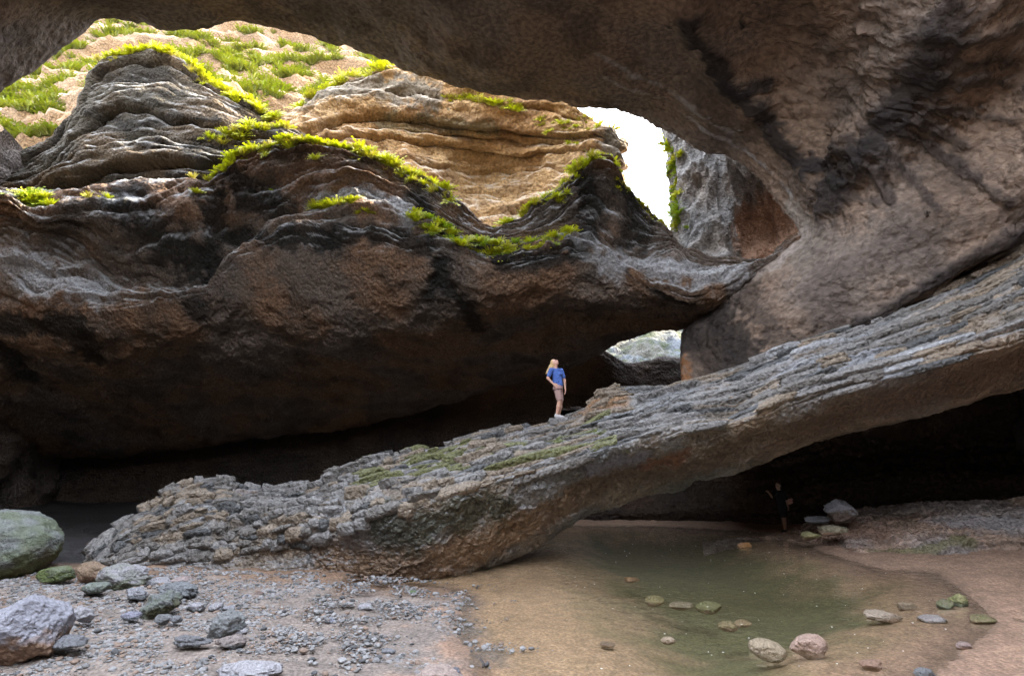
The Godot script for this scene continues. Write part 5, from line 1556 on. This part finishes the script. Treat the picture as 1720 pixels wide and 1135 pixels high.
	for q in [[Vector3(-0.045, 0.055, 0.065), Vector3(0.155, 0.035, 0.12)], [Vector3(0.035, 0.055, -0.12), Vector3(0.225, 0.035, -0.07)]]:
		clothed(root, "shoe", [[q[0], (q[0] as Vector3).lerp(q[1], 0.5), 0.045, 0.043, shoe], [(q[0] as Vector3).lerp(q[1], 0.5), q[1], 0.043, 0.035, shoe], [q[0] + Vector3(0.01, 0.03, 0), q[0] + Vector3(0.015, 0.045, 0), 0.045, 0.042, shoe]], cloth_m, 0.009, 0.02)
	# the person in black under the bridge
	var root2 := Node3D.new()
	root2.name = numbered("person")
	add_child(root2)
	var f2 := floor_at(1319, 894, 0.02)
	root2.position = f2
	tag(root2, "person in black standing at the dark end of the pool, right arm held out", "person")
	var ink := Color(0.012, 0.012, 0.014)
	var sk := Color(0.36, 0.22, 0.16)
	var h2 := Vector3(-0.12, 1.585, 0.02)
	var s2 := [Vector3(-0.25, 1.36, 0.06), Vector3(0.07, 1.37, -0.02)]
	var e2 := [Vector3(-0.42, 1.22, 0.16), Vector3(0.15, 1.10, 0.0)]
	var w2 := [Vector3(-0.56, 1.37, 0.24), Vector3(0.12, 0.90, 0.12)]
	var l2 := Vector3(-0.8, -0.1, 0.6).normalized()
	var b2 := head_bones(h2, Vector3(0, 1, 0), l2, sk)
	b2.append_array([
		[Vector3(-0.09, 1.40, 0.0), h2 - Vector3(0, 0.06, 0), 0.056, 0.05, sk], [Vector3(-0.04, 0.95, 0.0), Vector3(-0.08, 1.33, 0.0), 0.125, 0.1, sk],
		[s2[0], e2[0], 0.05, 0.04, sk], [e2[0], w2[0], 0.039, 0.026, sk], [s2[1], e2[1], 0.05, 0.04, sk], [e2[1], w2[1], 0.039, 0.026, sk],
		[Vector3(-0.06, 0.88, 0.04), Vector3(-0.045, 0.5, 0.05), 0.09, 0.06, sk], [Vector3(-0.045, 0.5, 0.05), Vector3(-0.03, 0.33, 0.03), 0.056, 0.058, sk], [Vector3(-0.03, 0.33, 0.03), Vector3(0.0, 0.09, 0.0), 0.057, 0.035, sk],
		[Vector3(0.04, 0.88, -0.04), Vector3(0.03, 0.5, -0.03), 0.09, 0.06, sk], [Vector3(0.03, 0.5, -0.03), Vector3(0.04, 0.33, -0.05), 0.056, 0.058, sk], [Vector3(0.04, 0.33, -0.05), Vector3(0.05, 0.09, -0.07), 0.057, 0.035, sk]])
	var bm2 := field_mesh(b2, 0.012, 0.025)
	bm2 = merge(bm2, field_mesh(hand_bones(w2[0], Vector3(-0.7, 0.6, 0.3).normalized(), Vector3(-0.4, -0.7, 0.5).normalized(), Vector3(0.2, 0.5, 0.85).normalized(), 0.5, sk), 0.004, 0.006))
	bm2 = merge(bm2, field_mesh(hand_bones(w2[1], Vector3(0.1, -0.9, 0.3).normalized(), Vector3(-0.9, 0, 0.2).normalized(), Vector3(0.1, 0.3, 0.95).normalized(), 0.4, sk), 0.004, 0.006))
	put(bm2, "body", skin_m, root2)
	clothed(root2, "top", [[Vector3(-0.03, 0.92, 0.0), Vector3(-0.08, 1.32, 0.0), 0.15, 0.125, ink], [s2[0], s2[1], 0.07, 0.07, ink], [s2[0], s2[0].lerp(e2[0], 0.9), 0.07, 0.06, ink], [s2[1], s2[1].lerp(e2[1], 0.9), 0.07, 0.06, ink]], cloth_m, 0.012, 0.03)
	clothed(root2, "shorts", [[Vector3(-0.02, 0.92, 0.0), Vector3(-0.02, 0.86, 0.0), 0.15, 0.155, ink], [Vector3(-0.06, 0.86, 0.04), Vector3(-0.045, 0.58, 0.05), 0.115, 0.095, ink], [Vector3(0.04, 0.86, -0.04), Vector3(0.03, 0.58, -0.03), 0.115, 0.095, ink]], cloth_m, 0.012, 0.03)
	clothed(root2, "hair", [[h2 + Vector3(0.03, 0.05, -0.02), h2 + Vector3(0.04, 0.02, -0.03), 0.09, 0.092, ink], [h2 + Vector3(0.05, 0.0, -0.04), h2 + Vector3(0.09, -0.2, -0.06), 0.08, 0.05, ink]], hair_m, 0.01, 0.03)
	for q in [Vector3(0.0, 0.045, 0.0), Vector3(0.05, 0.045, -0.07)]:
		clothed(root2, "shoe", [[q, q + Vector3(-0.14, -0.01, 0.1), 0.048, 0.038, ink]], cloth_m, 0.01, 0.02)
	# the bag hangs from the shoulder: a thing of its own
	var bag := Node3D.new()
	bag.name = numbered("shoulder_bag")
	add_child(bag)
	bag.position = f2
	tag(bag, "pinkish shoulder bag hanging at the side of the person in black", "bag")
	put(field_mesh([[Vector3(0.22, 1.10, 0.05), Vector3(0.30, 1.13, 0.07), 0.05, 0.04, Color(0.42, 0.22, 0.18)], [Vector3(0.21, 1.0, 0.05), Vector3(0.28, 1.03, 0.07), 0.06, 0.055, Color(0.42, 0.22, 0.18)]], 0.008, 0.02), "pouch", cloth_m, bag)
	put(tube([Vector3(0.22, 1.12, 0.05), Vector3(0.16, 1.3, 0.07), Vector3(0.02, 1.46, 0.02), Vector3(0.1, 1.3, -0.1), Vector3(0.25, 1.12, 0.03)], [0.008, 0.008, 0.008, 0.008, 0.008]), "strap", plain_mat("strap", Color(0.05, 0.04, 0.04)), bag)
